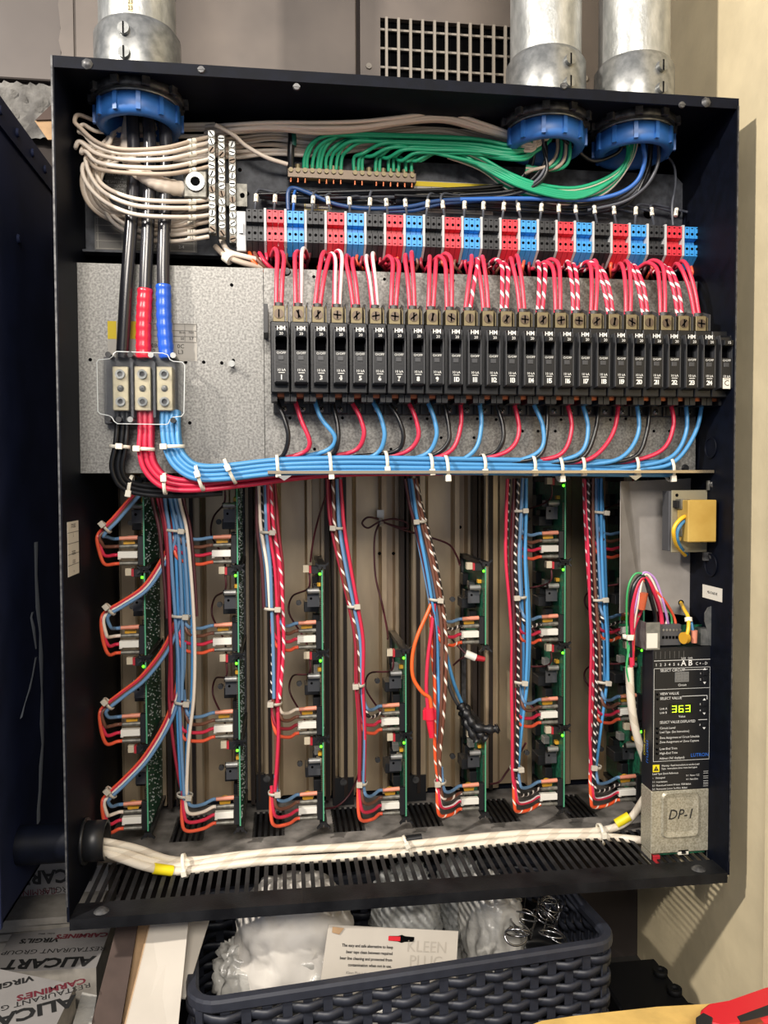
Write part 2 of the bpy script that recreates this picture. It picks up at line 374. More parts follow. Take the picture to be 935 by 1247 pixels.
# folded aluminium heat-sink channels on the back of the lower bay
for i in range(7):
    x0 = COLX[i]-.10 if i else T; x1 = COLX[i+1]-.102 if i < 6 else W-T; w = x1-x0; z0, z1 = .018, .60
    yb, yf = D-T-.001, D-.032
    ym = yf+.012
    prof = [(0, yb-.002), (.004, yb-.002), (.006, yf), (.009, yf-.002), (.030, yf-.002), (.033, yf), (.035, ym), (.039, ym+.004), (w*.62, ym+.004), (w*.62+.003, ym), (w*.62+.004, yf-.002), (w*.62+.012, yf-.002), (w*.62+.014, yb-.004), (w*.62+.026, yb-.004), (w*.62+.028, yf+.002), (w-.009, yf+.002), (w-.006, yf+.004), (w-.004, yb-.002), (w-.0005, yb-.002)]
    vs = [Vector((x0+a, b, z)) for z in (z0, z1) for a, b in prof]; m = len(prof)
    vs += [Vector((x0+a, b+.0012, z)) for z in (z0, z1) for a, b in prof]
    mb = MB(); mb.add(vs, [(k, k+1, m+k+1, m+k) for k in range(m-1)]+[(2*m+k, 3*m+k, 3*m+k+1, 2*m+k+1) for k in range(m-1)]+[(k, 2*m+k, 2*m+k+1, k+1) for k in range(m-1)])
    obj('heat_sink_channel', mb, 'alu_back', cab)
for i in range(7):          # guide rails beside each board column; dark colour stands in for their shade
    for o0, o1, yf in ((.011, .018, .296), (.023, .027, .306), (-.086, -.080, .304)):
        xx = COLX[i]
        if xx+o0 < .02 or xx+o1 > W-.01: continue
        obj('guide_channel', MB().box(xx+o0, xx+o1, yf, D-.004, .018, .60), 'rail_shade', cab)
def hole(px, py, y, r=.0032, parent=cab):
    p = at(px, py, y); obj('hole', MB().cyl(p, p+Vector((0, -.0004, 0)), r, 12), 'dark_slot', parent)
for q in ((560, 642), (602, 597), (602, 723), (462, 674), (479, 674), (378, 644)): hole(*q, D-.0328, .003)
for q in ((325, 951), (418, 955), (506, 952), (578, 952)):
    p = at(q[0], q[1], D-.036); obj('mounting_foot', MB().box(p.x-.018, p.x+.018, D-.038, D-.026, .004, p.z+.012), 'plastic_black', cab)
    c = at(q[0], q[1]-3, D-.0385); obj('screw', MB().cyl(c, c+Vector((0, -.003, 0)), .006, 10), 'galv_dark', cab)
# screw slots along the top lip and knock-outs on the right side
for px, py in ((245, 85), (830, 128), (361, 106), (686, 105)):
    p = at(px, py, -.0005); obj('screw', MB().cyl(p, p+Vector((0, -.002, 0)), .0048, 10, .004).box(p.x-.0045, p.x+.0045, -.0031, -.0024, p.z-.0008, p.z+.0008), 'galv_dark', cab)
for px, py, r in ((866, 688, .017), (866, 545, .016)):
    p = atx(px, py, W-T); obj('knockout', MB().ring(p, p+Vector((-.0025, 0, 0)), r, r-.003, 28).cyl(p, p+Vector((-.0012, 0, 0)), r-.003, 28), 'black_paint', cab)
for px, py in ((100, 370), (103, 529)):
    p = atx(px, py, T); obj('latch_tab', MB().box(T, T+.008, p.y-.010, p.y+.010, p.z-.010, p.z+.010).box(T, T+.012, p.y+.002, p.y+.006, p.z-.007, p.z+.007), 'black_paint', cab, bevel=.001)
# paper stickers inside the side panels
a, b = atx(82, 636, T+.0004), atx(95, 698, T+.0004)
mb = MB().box(T, T+.0005, a.y, b.y+.006, b.z, a.z); st = obj('inspection_sticker', mb, 'paper_label', cab)
for k, f in enumerate((.2, .4, .6, .8)):
    z = b.z+(a.z-b.z)*f; obj('printed_line', MB().box(T+.0005, T+.0007, a.y, b.y+.006, z-.0004, z+.0004), 'print_grey', st)
for k, s_ in enumerate(('STOCKED', 'L', '', 'TESTED', '1-7-00', 'v-')):
    if s_: text(s_, .0075, (T+.0008, (a.y+b.y+.006)/2, a.z-.006-(a.z-b.z)*k/6), (0, 1, 0), (0, 0, 1), 'print_black', st, sx=.7)
a, b = atx(858, 712, W-T-.0004), atx(877, 733, W-T-.0004)
z0, z1 = b.z, a.z; st = obj('warning_sticker', MB().box(W-T-.0005, W-T, b.y-.004, a.y+.006, z0, z1), 'paper_label', cab)
text('MEA-E14603-8E', .0055, (W-T-.0008, (a.y+b.y)/2, (z0+z1)/2), (0, -1, 0), (0, 0, 1), 'print_black', st, sx=.75)
# dirt and mounting notch on the front lip
for px, py in ((122, 1113), (852, 1060)):
    p = atz(px, py, T); obj('screw', MB().lathe([(.0001, .004), (.005, .004), (.008, .0015), (.010, 0)], (p.x, .016, T), (0, 0, 1), 12), 'galv_dark', cab)
for px, py in ((106, 78), (860, 124)):
    p = at(px, py, -.001); obj('torn_corner', MB().lathe([(.0001, .003), (.004, .003), (.007, 0)], (p.x, -.0005, H-.008), (0, -1, 0), 7), 'galv_dark', cab)

# ================================================================== neighbouring cabinet and connecting nipple
XN = -.080
nb = thing('neighbouring_cabinet', (XN-.1, D/2, 0), 'dark navy steel side of the closed cabinet beside the open one', 'cabinet')
zt = at(0, 92, 0).z
obj('side_panel', MB().box(XN-.004, XN, .004, D, 0, zt), 'neighbour_paint', nb)
obj('front_panel', MB().box(XN-.30, XN+.002, -.004, .004, -.002, zt+.002), 'neighbour_paint', nb, bevel=.001)
obj('top_flange', MB().box(XN, XN+.003, .004, D, zt-.038, zt), 'neighbour_paint', nb)
obj('top_panel', MB().box(XN-.30, XN, .004, D, zt-.004, zt), 'neighbour_paint', nb)
obj('bottom_panel', MB().box(XN-.30, XN, .004, D, 0, .004), 'neighbour_paint', nb)
for y in (.05, .115, .18, .24):
    obj('screw', MB().cyl((XN+.003, y, zt-.019), (XN+.006, y, zt-.019), .0065, 10, .005), 'neighbour_paint', nb)
obj('screw', MB().cyl((XN, .12, zt-.16), (XN+.003, .12, zt-.16), .007, 10, .005), 'neighbour_paint', nb)
def drip(pts, w, m='paint_drip'):
    mb = MB(); q = [atx(px, py, XN+.0006) for px, py in pts]; vs = []
    for i, p in enumerate(q):
        ww = w*(.35+.65*abs(math.sin(i*1.7+1))); vs += [p+Vector((0, -ww, 0)), p+Vector((.0006, 0, 0)), p+Vector((0, ww, 0))]
    mb.add(vs, [(3*i+j, 3*i+j+1, 3*i+j+4, 3*i+j+3) for i in range(len(q)-1) for j in (0, 1)], True); return obj('adhesive_drip', mb, m, nb)
drip([(44, 660), (44, 700), (46, 740), (49, 770), (50, 800), (51, 840), (51, 880), (52, 905), (50, 930), (49, 960), (47, 985), (47, 1002)], .010)
drip([(44, 800), (40, 822), (36, 840), (30, 858), (26, 874)], .006)
drip([(40, 745), (38, 752), (41, 765), (44, 790)], .007)
np_ = thing('conduit_nipple', (-.04, .075, .03), 'short black pipe nipple joining the two cabinets near the bottom', 'pipe')
zc = at(112, 1024, .075).z; NR = .0265
obj('pipe', MB().cyl((XN, .075, zc), (-.0005, .075, zc), NR-.001, 28), 'black_paint', np_)
bs = obj('bushing', MB().ring((T, .075, zc), (.034, .075, zc), NR, NR-.004, 28), 'plastic_black', np_)
obj('flange', MB().ring((T, .075, zc), (T+.005, .075, zc), NR+.004, NR, 28), 'plastic_black', bs)

# ================================================================== conduits through the top
def conduit(cx, label, skew):
    y = .092; r = .0505; c = Vector((cx, y, H))
    t = thing('steel_conduit', c, label, 'conduit', 'steel conduits through the cabinet top')
    obj('pipe', MB().cyl((cx, y, H+.03), (cx, y, H+.55), r, 40), 'zinc', t)
    cp = obj('coupling', MB().lathe([(r+.006, .0), (r+.0065, .03), (r+.0062, .072), (r+.001, .080)], (cx, y, H+.0005), (0, 0, 1), 40), 'zinc_shiny', t)
    for z in (.026, .056):
        d = Vector((math.sin(skew), -math.cos(skew), 0)); p = Vector((cx, y, H+z))+d*(r+.006)
        sc = obj('screw', MB().cyl(p-d*.003, p+d*.006, .0075, 14), 'zinc_shiny', cp)
        q = p+d*.0062; R = Matrix.Rotation(skew, 3, 'Z')
        obj('screw_slot', MB().box(q.x-.0009, q.x+.0009, q.y-.0006, q.y+.0006, q.z-.0072, q.z+.0072, R, q), 'dark_slot', t)
    ln = obj('locknut', MB().ring((cx, y, H-T), (cx, y, H-T-.010), r+.010, r-.002, 40), 'galv_dark', t)
    for k in range(10):
        a = 2*PI*k/10; d = Vector((math.cos(a), math.sin(a), 0)); p = Vector((cx, y, H-T-.005))+d*(r+.011)
        obj('lug', MB().box(p.x-.005, p.x+.005, p.y-.004, p.y+.004, p.z-.005, p.z+.005, Matrix.Rotation(a+PI/2, 3, 'Z'), p), 'galv_dark', ln)
    obj('throat_ring', MB().ring((cx, y, H-T-.010), (cx, y, H-T-.014), r+.004, r-.004, 40), 'zinc_shiny', t)
    bu = obj('bushing', MB().lathe([(r+.001, 0), (r+.005, .003), (r+.0055, .024), (r+.002, .029), (r-.006, .029), (r-.010, .024), (r-.010, 0)], (cx, y, H-T-.014), (0, 0, -1), 44), 'bush_blue', t, label='blue plastic bushing ring')
    for k in range(12):
        a = 2*PI*(k+.3)/12; d = Vector((math.cos(a), math.sin(a), 0)); p = Vector((cx, y, H-T-.028))+d*(r+.0062)
        obj('rib', MB().box(p.x-.0028, p.x+.0028, p.y-.0022, p.y+.0022, p.z-.012, p.z+.011, Matrix.Rotation(a+PI/2, 3, 'Z'), p), 'bush_blue', bu)
    return t
CX1, CX2, CX3 = at(169, 135, .092).x, at(664, 150, .092).x, at(771, 165, .092).x
c1 = conduit(CX1, 'thick steel conduit above the three heavy black feeder cables', -.12)
c2 = conduit(CX2, 'thick steel conduit beside the vent grille, above green and white wires', .25)
c3 = conduit(CX3, 'thick steel conduit between its twin and the beige wall', .25)
p = at(169, 5, .092-.0506); mb = MB(); R = .0508
vs = [Vector((CX1+R*math.sin(a), .092-R*math.cos(a), z)) for z in (at(169, 14, .04).z, at(169, -4, .04).z) for a in (-.06, 0, .06)]
mb.add(vs, [(0, 1, 4, 3), (1, 2, 5, 4)], True); lb = obj('number_tag', mb, 'tag_cream', c1)
text('23\n23', .008, (CX1, .092-R-.0004, at(169, 6, .04).z), (1, 0, 0), (0, 0, 1), 'print_black', lb, sx=.8)
# ================================================================== upper deck with terminals, neutral and ground bars
YU = .146
def rectpx(x0, x1, y0, y1, y):
    return at(x0, (y0+y1)/2, y).x, at(x1, (y0+y1)/2, y).x, at((x0+x1)/2, y1, y).z, at((x0+x1)/2, y0, y).z
ux0, ux1 = at(101, 290, YU).x, at(836, 260, YU).x; uz0, uz1 = at(400, 318, YU).z, at(400, 192, YU).z
deck = thing('upper_mounting_plate', (W/2, YU, uz0), 'dark speckled mounting plate behind the terminal blocks', 'plate')
c = .02; poly = [(ux0, uz0), (ux1, uz0), (ux1, uz1-c), (ux1-c, uz1), (ux0, uz1)]
obj('plate', MB().prism([(a, YU, b) for a, b in poly], (0, .003, 0)), 'deck_black', deck)
obj('bottom_flange', MB().box(ux0, ux1, YU-.02, YU, uz0-.003, uz0), 'deck_black', deck)
for sx in (.06, .84): obj('standoff', MB().box(sx-.012, sx+.012, YU+.003, D-T, uz0+.02, uz0+.05), 'galv_dark', deck)
for px, py in ((789, 260), (823, 259), (292, 207), (301, 236), (252, 290)): hole(px, py, YU, .008 if px > 700 else .003, deck)
mb = MB(); x0, x1, z0, z1 = rectpx(470, 880/1.0, 0, 1, YU)
# printed data plates
def dataplate(px0, py0, px1, py1, y, parent, m, cols, rows, ink, name='data_plate'):
    a, b = at(px0, py0, y), at(px1, py1, y); pl = obj(name, MB().box(a.x, b.x, y-.0006, y, b.z, a.z), m, parent)
    for i in range(cols+1):
        x = a.x+(b.x-a.x)*(.03+.94*i/cols); obj('printed_line', MB().box(x-.0004, x+.0004, y-.0009, y-.0006, b.z+.002, a.z-.002), ink, pl)
    for j in range(rows+1):
        z = b.z+(a.z-b.z)*(.06+.88*j/rows); obj('printed_line', MB().box(a.x+.002, b.x-.002, y-.0009, y-.0006, z-.0004, z+.0004), ink, pl)
    return pl, a, b
pl, a, b = dataplate(115, 262, 240, 309, YU, deck, 'print_grey', 4, 4, 'paper_grey')
for i in range(4):
    for j in range(4):
        if i: text(('1-12', '2-4', '30', '6.8', '45', '5.1', '373', '45')[(i*3+j) % 8], .006, (a.x+(b.x-a.x)*(.14+.235*i), YU-.001, b.z+(a.z-b.z)*(.17+.22*j)), (1, 0, 0), (0, 0, 1), 'print_white', pl)
pl2 = obj('caution_plate', MB().box(at(128, 205, YU).x, at(163, 205, YU).x, YU-.0006, YU, at(140, 240, YU).z, at(140, 203, YU).z), 'print_grey', deck)
text('SOLUTIONS MUST\nONLY BE USED\nWALL\nTHE SAFETY WIRING\nINSTRUCTIONS\nSPECIAL\nINSTALLATION', .0052, (at(145, 222, YU).x, YU-.001, at(145, 222, YU).z), (1, 0, 0), (0, 0, 1), 'print_white', pl2, sx=.9)
pl, a, b = dataplate(370, 232, 404, 258, YU, deck, 'paper_grey', 2, 2, 'label_yellow')
x0 = a.x; obj('yellow_band', MB().box(a.x+.002, b.x-.002, YU-.0010, YU-.0008, (a.z+b.z)/2+.002, a.z-.002), 'label_yellow', pl)
pl, a, b = dataplate(504, 220, 600, 262, YU, deck, 'paper_grey', 5, 4, 'print_grey')
obj('yellow_band', MB().box(a.x, b.x, YU-.0012, YU-.0009, a.z-.008, a.z-.001), 'label_yellow', pl)
text('DP', .017, (at(326, 241, YU).x, YU-.0008, at(326, 241, YU).z), (1, 0, 0), (0, 0, 1), 'print_black', deck, name='pen_mark', shear=.2)

# ---- terminal blocks
YT = .100; NT = 24
tx0, tx1 = at(310.5, 280, YT).x, at(842.5, 297, YT).x; tp = (tx1-tx0)/(NT-1); tw = tp*.86
tz1 = at(310, 254, YT).z; tz0 = at(310, 294, YT).z; th = tz1-tz0
TCOL = ['black', 'red', 'blue']
def make_block(c):
    x = tx0; m = 'term_'+c
    t = thing('terminal_block', (x, YT, tz0-.014), 'x', 'terminal block', 'terminal blocks in a row on the rail')
    for k in range(3):
        a = x-tw/2+tw/3*k+.0003; b = a+tw/3-.0006
        pr = [(YT, tz1-.001), (YT, tz0+th*.60), (YT+.010, tz0+th*.56), (YT+.010, tz0+th*.42), (YT, tz0+th*.38), (YT, tz0+.001), (YT+.020, tz0-.014), (YT+.036, tz0-.014), (YT+.036, tz1-.001)]
        s = obj('terminal', MB().prism([(a, y, z) for y, z in pr][::-1], (b-a, 0, 0)), m, t)
        for z in (tz0+th*.74, tz0+th*.26):
            p = Vector(((a+b)/2, YT-.0003, z)); obj('wire_hole', MB().cyl(p, p+Vector((0, .002, 0)), .0021, 10), 'dark_slot', s)
        for z in (tz0+th*.93, tz0+th*.08): obj('release_slot', MB().box((a+b)/2-.0016, (a+b)/2+.0016, YT-.0002, YT+.001, z-.0007, z+.0007), 'dark_slot', s)
    e = [(YT-.001, tz1+.001), (YT-.001, tz0+.001), (YT+.022, tz0-.016), (YT+.036, tz0-.016), (YT+.036, tz1+.001)]
    obj('end_plate', MB().prism([(x+tw/2+.0003, y, z) for y, z in e][::-1], (tp-tw-.0008, 0, 0)), 'term_grey', t)
    return t
protos = [make_block(c) for c in TCOL]
ordn = ['first', 'second', 'third', 'fourth', 'fifth', 'sixth', 'seventh', 'eighth']
for k in range(NT):
    c = k % 3; lab = '%s %s terminal block counted from the neutral bar end of the rail' % (ordn[k//3], TCOL[c])
    if k < 3:
        o = protos[k]; o.location = o.location+Vector((tp*k, 0, 0)); ORG[o] = Vector(o.location); o['label'] = lab
    else: copy_tree(protos[c], (tp*(k-c), 0, 0), lab)
rail = thing('terminal_rail', (tx0, YT+.04, tz0), 'steel mounting rail with a grey end stop carrying the terminal blocks', 'rail')
obj('rail', MB().box(tx0-.03, tx1+.013, YT+.0365, YT+.045, tz0+.004, tz1-.006), 'steel', rail)
es = obj('end_stop', MB().box(tx0-.026, tx0-.0125, YT+.006, YT+.036, tz0-.012, tz1-.002), 'term_grey', rail, bevel=.001)
obj('clip', MB().box(tx0-.022, tx0-.017, YT+.003, YT+.006, tz0+.012, tz0+.026), 'zinc_shiny', es)

# ---- tagged control wires on top of the terminals
th_ = thing('control_wire_harness', (W/2, .13, tz1), 'black and navy control wires with white number tags above the terminal blocks', 'wire harness')
for k in range(NT-1):
    cx = 310.5+(842.5-310.5)*k/(NT-1); yt = 254+(272-254)*k/(NT-1); lean = random.uniform(-6, 4) if 3 < k < 22 else 2
    if k == 22: lean = 6
    m = 'wire_blue' if k == 2 else 'wire_grey'; ht = random.uniform(16, 24) if k != 22 else 62
    far = (cx+lean+random.uniform(8, 16), yt-ht-2, .125); end = (cx+lean+50, yt-ht+8, .132)
    if k == 22: pts = [(cx, yt+3, YT+.012), (cx-1, yt-20, .112), (cx+3, yt-50, .118), (cx, yt-72, .125), (cx-14, yt-86, .132)]
    else: pts = [(cx, yt+3, YT+.012), (cx+lean*.5, yt-8, .108), (cx+lean, yt-ht, .112), far, end]
    wire('wire', pts, .0019, m, th_, sub=5)
    p, q = at(cx+lean*.5, yt-8, .108), at(cx+lean*.75, yt-17, .110)
    obj('number_tag', MB().cyl(p, q, .0031, 10), 'nylon', th_)
    text(str(k+1), .0055, (p+q)/2+Vector((0, -.0034, 0)), (1, 0, 0), (0, 0, 1), 'print_black', th_, name='tag_number')
def jit(a): return random.uniform(-a, a)
def run(parent, base, n, m, r, dy, y0, y1, jx=2, sub=5, end=None):
    for i in range(n):
        t = i/(n-1) if n > 1 else .5
        pts = [(x+jit(jx), y+(d if d is not None else dy)*(t-.5)+jit(1.2), (yy if yy is not None else y0+(y1-y0)*t)+jit(.002)) for x, y, d, yy in base]
        wire('wire', pts, r*random.uniform(.95, 1.05), m[i % len(m)], parent, sub=sub)
bk = thing('black_wire_harness', (W/2, .125, tz1+.01), 'black wires running along the deck to both conduit bushings', 'wire harness')
run(bk, [(315, 238, 4, None), (370, 241, 12, None), (450, 240, 16, None), (540, 238, 16, None), (620, 230, 14, None), (645, 205, 10, .11), (652, 165, 6, .092), (656, 130, 6, .092)], 5, ['wire_black', 'wire_black', 'wire_grey'], .0026, 14, .118, .134)
run(bk, [(480, 245, 12, None), (560, 246, 12, None), (640, 250, 14, None), (710, 254, 14, None), (765, 240, 14, .115), (788, 205, 12, .10), (792, 165, 10, .092), (790, 130, 10, .092)], 7, ['wire_black', 'wire_black', 'wire_grey'], .0026, 14, .116, .136)
run(bk, [(655, 130, 8, .092), (662, 168, 16, .088), (664, 200, 18, .09), (650, 222, 8, .10), (620, 236, 6, .115), (560, 240, 6, .12)], 3, ['wire_black', 'wire_grey'], .0026, 10, .1, .12)
wire('wire', [(675, 135, .092), (683, 165, .085), (702, 182, .09), (722, 196, .10), (745, 190, .10), (758, 178, .095), (772, 140, .092)], .0026, 'wire_black', bk)
wire('wire', [(796, 140, .092), (802, 180, .085), (799, 205, .085), (785, 228, .095), (758, 246, .108), (715, 256, .118)], .0027, 'wire_grey', bk)
wire('wire', [(783, 140, .092), (783, 176, .075), (785, 195, .078), (776, 220, .088), (752, 236, .10), (715, 243, .108), (660, 242, .11), (610, 242, .112), (560, 243, .114)], .0033, 'wire_blue', bk)
wire('wire', [(560, 243, .114), (530, 245, .112), (495, 252, .110), (450, 254, .110), (410, 249, .112), (378, 236, .114), (358, 229, .114), (351, 234, .112), (351, 256, .112)], .0030, 'wire_navy', bk)
wire('wire', [(590, 244, .118), (540, 248, .116), (505, 256, .114), (470, 258, .114)], .0028, 'wire_navy', bk)

# ---- ground bar and green wires
gb = thing('ground_bar', at(428, 220, YU-.014), 'coppery ground bar with a row of clamp screws under the green wires', 'ground bar')
gx0, gx1 = at(350, 213, .13).x, at(506, 213, .13).x; gz0_, gz1_ = at(428, 221, .13).z, at(428, 209, .13).z
obj('bar', MB().box(gx0, gx1, .124, .136, gz0_, gz1_), 'screw_bronze', gb, bevel=.0008)
for sx in (gx0+.01, gx1-.01): obj('standoff', MB().box(sx-.005, sx+.005, .136, YU, gz0_, gz1_), 'screw_bronze', gb)
GX = [354+ (501-354)*i/17 for i in range(18)]
for i, px in enumerate(GX):
    if i == 8: continue
    p = at(px, 206+(i*.25), .13); p.z = gz1_
    sc = obj('screw', MB().cyl(p, p+Vector((0, 0, .006)), .0042, 10).cyl((p.x, .123, p.z-.004), (p.x, .1215, p.z-.004), .0035, 8), 'brass', gb)
    if i not in (3, 11):
        obj('wire_end', MB().cyl((p.x, .127, gz0_), (p.x, .127, gz0_-.006), .0016, 6), 'copper', gb)
gw = thing('green_wire_harness', at(520, 200, .125), 'green ground wires fanning from the ground bar to the conduit bushings', 'wire harness')
wire('wire', [(354, 208, .128), (354, 185, .122), (355, 165, .122), (352, 150, .13)], .0052, 'wire_black', gw)
wire('tape_wrap', [(356.5, 178, .122), (356, 165, .122), (353, 152, .128)], .0057, 'wire_green_dark', gw)
gstart = [370, 374, 380, 386, 390, 397, 402, 409, 415, 431, 436, 441, 457, 462, 473, 479, 485, 494, 501]
for i, x in enumerate(gstart):
    f = i/(len(gstart)-1); yr = 163+24*f+jit(3); h = random.uniform(8, 20); yd = .112+jit(.012)
    ye = 176+18*f
    if i % 5 == 2: end = [(590, 200+6*f, .105), (640, 222+8*f, .10), (700, 234+8*f, .10), (742, 222, .097), (764, 195, .092), (768+jit(8), 135, .092)]
    else: end = [(570, yr*.5+ye*.5-2, yd-.004), (620, ye, .098+jit(.008)), (645, ye-4+jit(4), .092), (658+jit(14), 165, .09), (660+jit(14), 128, .092)]
    wire('wire', [(x, 209, .128), (x+1+jit(1), 192, .124), (x+4+h*.4, yr+10, .116), (x+14+h, yr, yd), (x+46+h, yr-1+f*2, yd)]+[e for e in end if e[0] > x+60+h], .0027, 'wire_green', gw, sub=5)
for i in range(11):
    t = i/10; g = i % 3 != 1
    wire('wire', [(545, 178+14*t+jit(2), .11+.02*t), (585, 192+14*t, .106+.02*t), (618, 210+20*t, .102+.02*t), (655, 224+20*t, .10+.02*t), (700, 229+18*t, .10+.015*t), (740, 216+16*t, .098+.01*t), (762+6*t, 196, .094), (764+12*t, 165, .092), (764+12*t, 128, .092)],
         .0027, 'wire_green' if g else 'wire_white', gw, sub=5)
for i in range(4):
    wire('wire', [(690-6*i, 130, .092), (694-5*i, 178, .086+.004*i), (690-7*i, 200, .09), (672-8*i, 207, .10), (640, 202+3*i, .108)], .0026, 'wire_green' if i % 2 == 0 else 'wire_white2', gw, sub=5)

# ---- neutral bar
nbx = thing('neutral_bar', at(268, 296, .11), 'three tinned neutral bars full of slotted screws with one big lug', 'neutral bar')
for k, (x0, x1, y0, y1, yy) in enumerate(((253, 263, 158, 284, .083), (265, 275, 164, 289, .097), (278, 288, 171, 296, .111))):
    a, b = at(x0, y0, yy), at(x1, y1, yy)
    bar = obj('bar', MB().box(a.x, b.x, yy, yy+.012, b.z, a.z), 'tin', nbx, bevel=.0006)
    for j in range(13):
        z = b.z+(a.z-b.z)*(j+.5)/13; p = Vector(((a.x+b.x)/2, yy, z)); an = random.uniform(0, PI)
        sc = obj('screw', MB().cyl(p, p+Vector((0, -.0016, 0)), .0044, 12), 'zinc_shiny' if j % 5 else 'screw_bronze', bar)
        q = p+Vector((0, -.0018, 0)); obj('screw_slot', MB().box(q.x-.0038, q.x+.0038, q.y-.0002, q.y+.0004, q.z-.0008, q.z+.0008, Matrix.Rotation(an, 3, 'Y'), q), 'dark_slot', bar)
a, b = at(223, 207, .078), at(252, 241, .078)
lug = obj('lug', MB().box(a.x, b.x, .078, .108, b.z, a.z), 'tin', nbx, bevel=.0015)
p = at(238, 222, .078); obj('lug_screw', MB().ring(p, p+Vector((0, -.004, 0)), .0125, .0065, 24), 'zinc_shiny', lug)
obj('hex_socket', MB().cyl(p+Vector((0, .0005, 0)), p+Vector((0, -.0015, 0)), .0066, 6), 'dark_slot', lug)
a, b = at(285, 224, .13), at(301, 252, .13)
obj('bracket', MB().box(a.x-.03, b.x, .128, .132, b.z, a.z).box(a.x-.05, a.x-.03, .110, .132, b.z, a.z), 'tin', nbx)
hole(295, 238, .1278, .0035, nbx)
# ---- cream neutral wires
nw = thing('neutral_wire_harness', at(160, 280, .10), 'cream neutral wires looping round behind the black feeder cables', 'wire harness')
ys = [167, 174, 183, 194, 203, 243, 251, 262, 270, 280, 288]
for i, ya in enumerate(ys):
    up = i < 5; lx = (91, 96, 92, 99, 104)[i] if up else 92+6*((i*3) % 4)+jit(2)
    top = (140, 152, 172, 178, 186)[i] if up else 176+5*((i*2) % 5)
    dz = .052+.004*(i % 3)
    ret = 160+jit(8) if up else 172+jit(14)
    if up: pts = [(254, ya, .089), (236, ya+4, .078), (200, ya+13-i, .058), (150, ya+15-2*i, dz), (118, ya+6-i, dz), (lx+6, ya-12+i, dz+.008), (lx, top+8, dz+.015), (lx+5, top, dz+.03), (118, top+8, .10), (150, ret, .125), (205, ret-2, .132), (262, ret-3, .134)]
    elif i < 8: pts = [(254, ya, .089), (236, ya+2, .078), (200, ya+2, .06), (160, ya-2, dz), (125, ya-18, dz+.005), (lx+4, ya-42, dz+.01), (lx+2, ya-62, dz+.02), (lx+20, top, .085), (145, ret-4, .12), (205, ret-5, .132), (262, ret-6, .134)]
    else: pts = [(254, ya, .095), (236, ya+3, .09), (205, ya+6, .10), (170, ya+1, .105), (135, ya-20, .10), (112+i, ya-55, .09), (106+i*2, ya-80, .095), (124+i*2, top+6, .105), (155, ret-4, .125), (205, ret-5, .132), (262, ret-6, .134)]
    wire('wire', pts, .0029, 'wire_white' if i % 4 else 'wire_white2', nw, sub=6)
    p, q = at(238, ya+(4 if up else 2.5), .0785 if i < 8 else .0905), at(229, ya+(6 if up else 3), .0745 if i < 8 else .092)
    tg = obj('number_tag', MB().cyl(p, q, .0036, 10), 'nylon', nw)
    text(str(i+2), .006, (p+q)/2+Vector((0, -.0039, 0)), (1, 0, 0), (0, 0, 1), 'print_black', nw, name='tag_number')
for i in range(9):     # the coil behind
    o = i*3.6
    wire('wire', [(262, 178+o*.5, .135), (200, 184+o*.4, .133), (150, 170+o*.3, .125), (115+o*.4, 185+o*.4, .10), (100+o*.7, 215+o*.3, .085), (106+o*.9, 245+o*.2, .09), (130+o, 266-o*.2, .105), (165+o*.6, 272-o*.3, .128), (215, 284-o*.9, .135), (258, 262-o, .137)], .0028, ('wire_white2', 'wire_white')[i % 2], nw, sub=6)
wb_ = thing('white_wire_harness', at(430, 190, .12), 'cream white wires arching over the green ground wires', 'wire harness')
for i in range(15):
    t = i/14; yy = (.094+.02*t if t < .34 else .128+.007*t)+jit(.002); o1 = jit(4)
    r2 = [(590, 151+34*t, yy), (628, 165+18*t, .096), (650, 172+10*t, .09), (660+jit(14), 160, .09), (662+jit(14), 128, .092)]
    wire('wire', [(250, 156+34*t+jit(3), .134), (285, 150+40*t+jit(3), yy+.006), (330, 146+42*t+o1, yy), (385, 151+38*t-o1*.5, yy+jit(.005)), (440, 148+34*t+jit(2), yy), (490, 141+34*t+o1*.4, yy), (540, 137+38*t, yy)]+r2, .0028, ('wire_white', 'wire_white2', 'wire_white')[i % 3], wb_, sub=6)
wire('wire', [(262, 152, .10), (285, 165, .105), (300, 178, .11), (325, 192, .115), (350, 200, .122)], .003, 'wire_white', wb_)
wire('wire', [(262, 300, .12), (275, 312, .11), (295, 320, .105), (318, 326, .11), (335, 330, .115)], .0042, 'wire_white2', wb_)
wire('wire', [(270, 292, .125), (278, 306, .11), (300, 313, .108), (322, 318, .115)], .004, 'wire_white', wb_)
p, q = at(274, 312, .111), at(281, 317, .107); obj('cable_tie', MB().cyl(p, q, .0075, 12), 'nylon', wb_)
for i in range(3): wire('wire', [(303+6*i, 306, .118), (308+7*i, 318, .108), (318+7*i, 328, .110), (330+7*i, 334, .12)], .003, ('wire_orange', 'wire_brown', 'wire_red')[i], wb_)
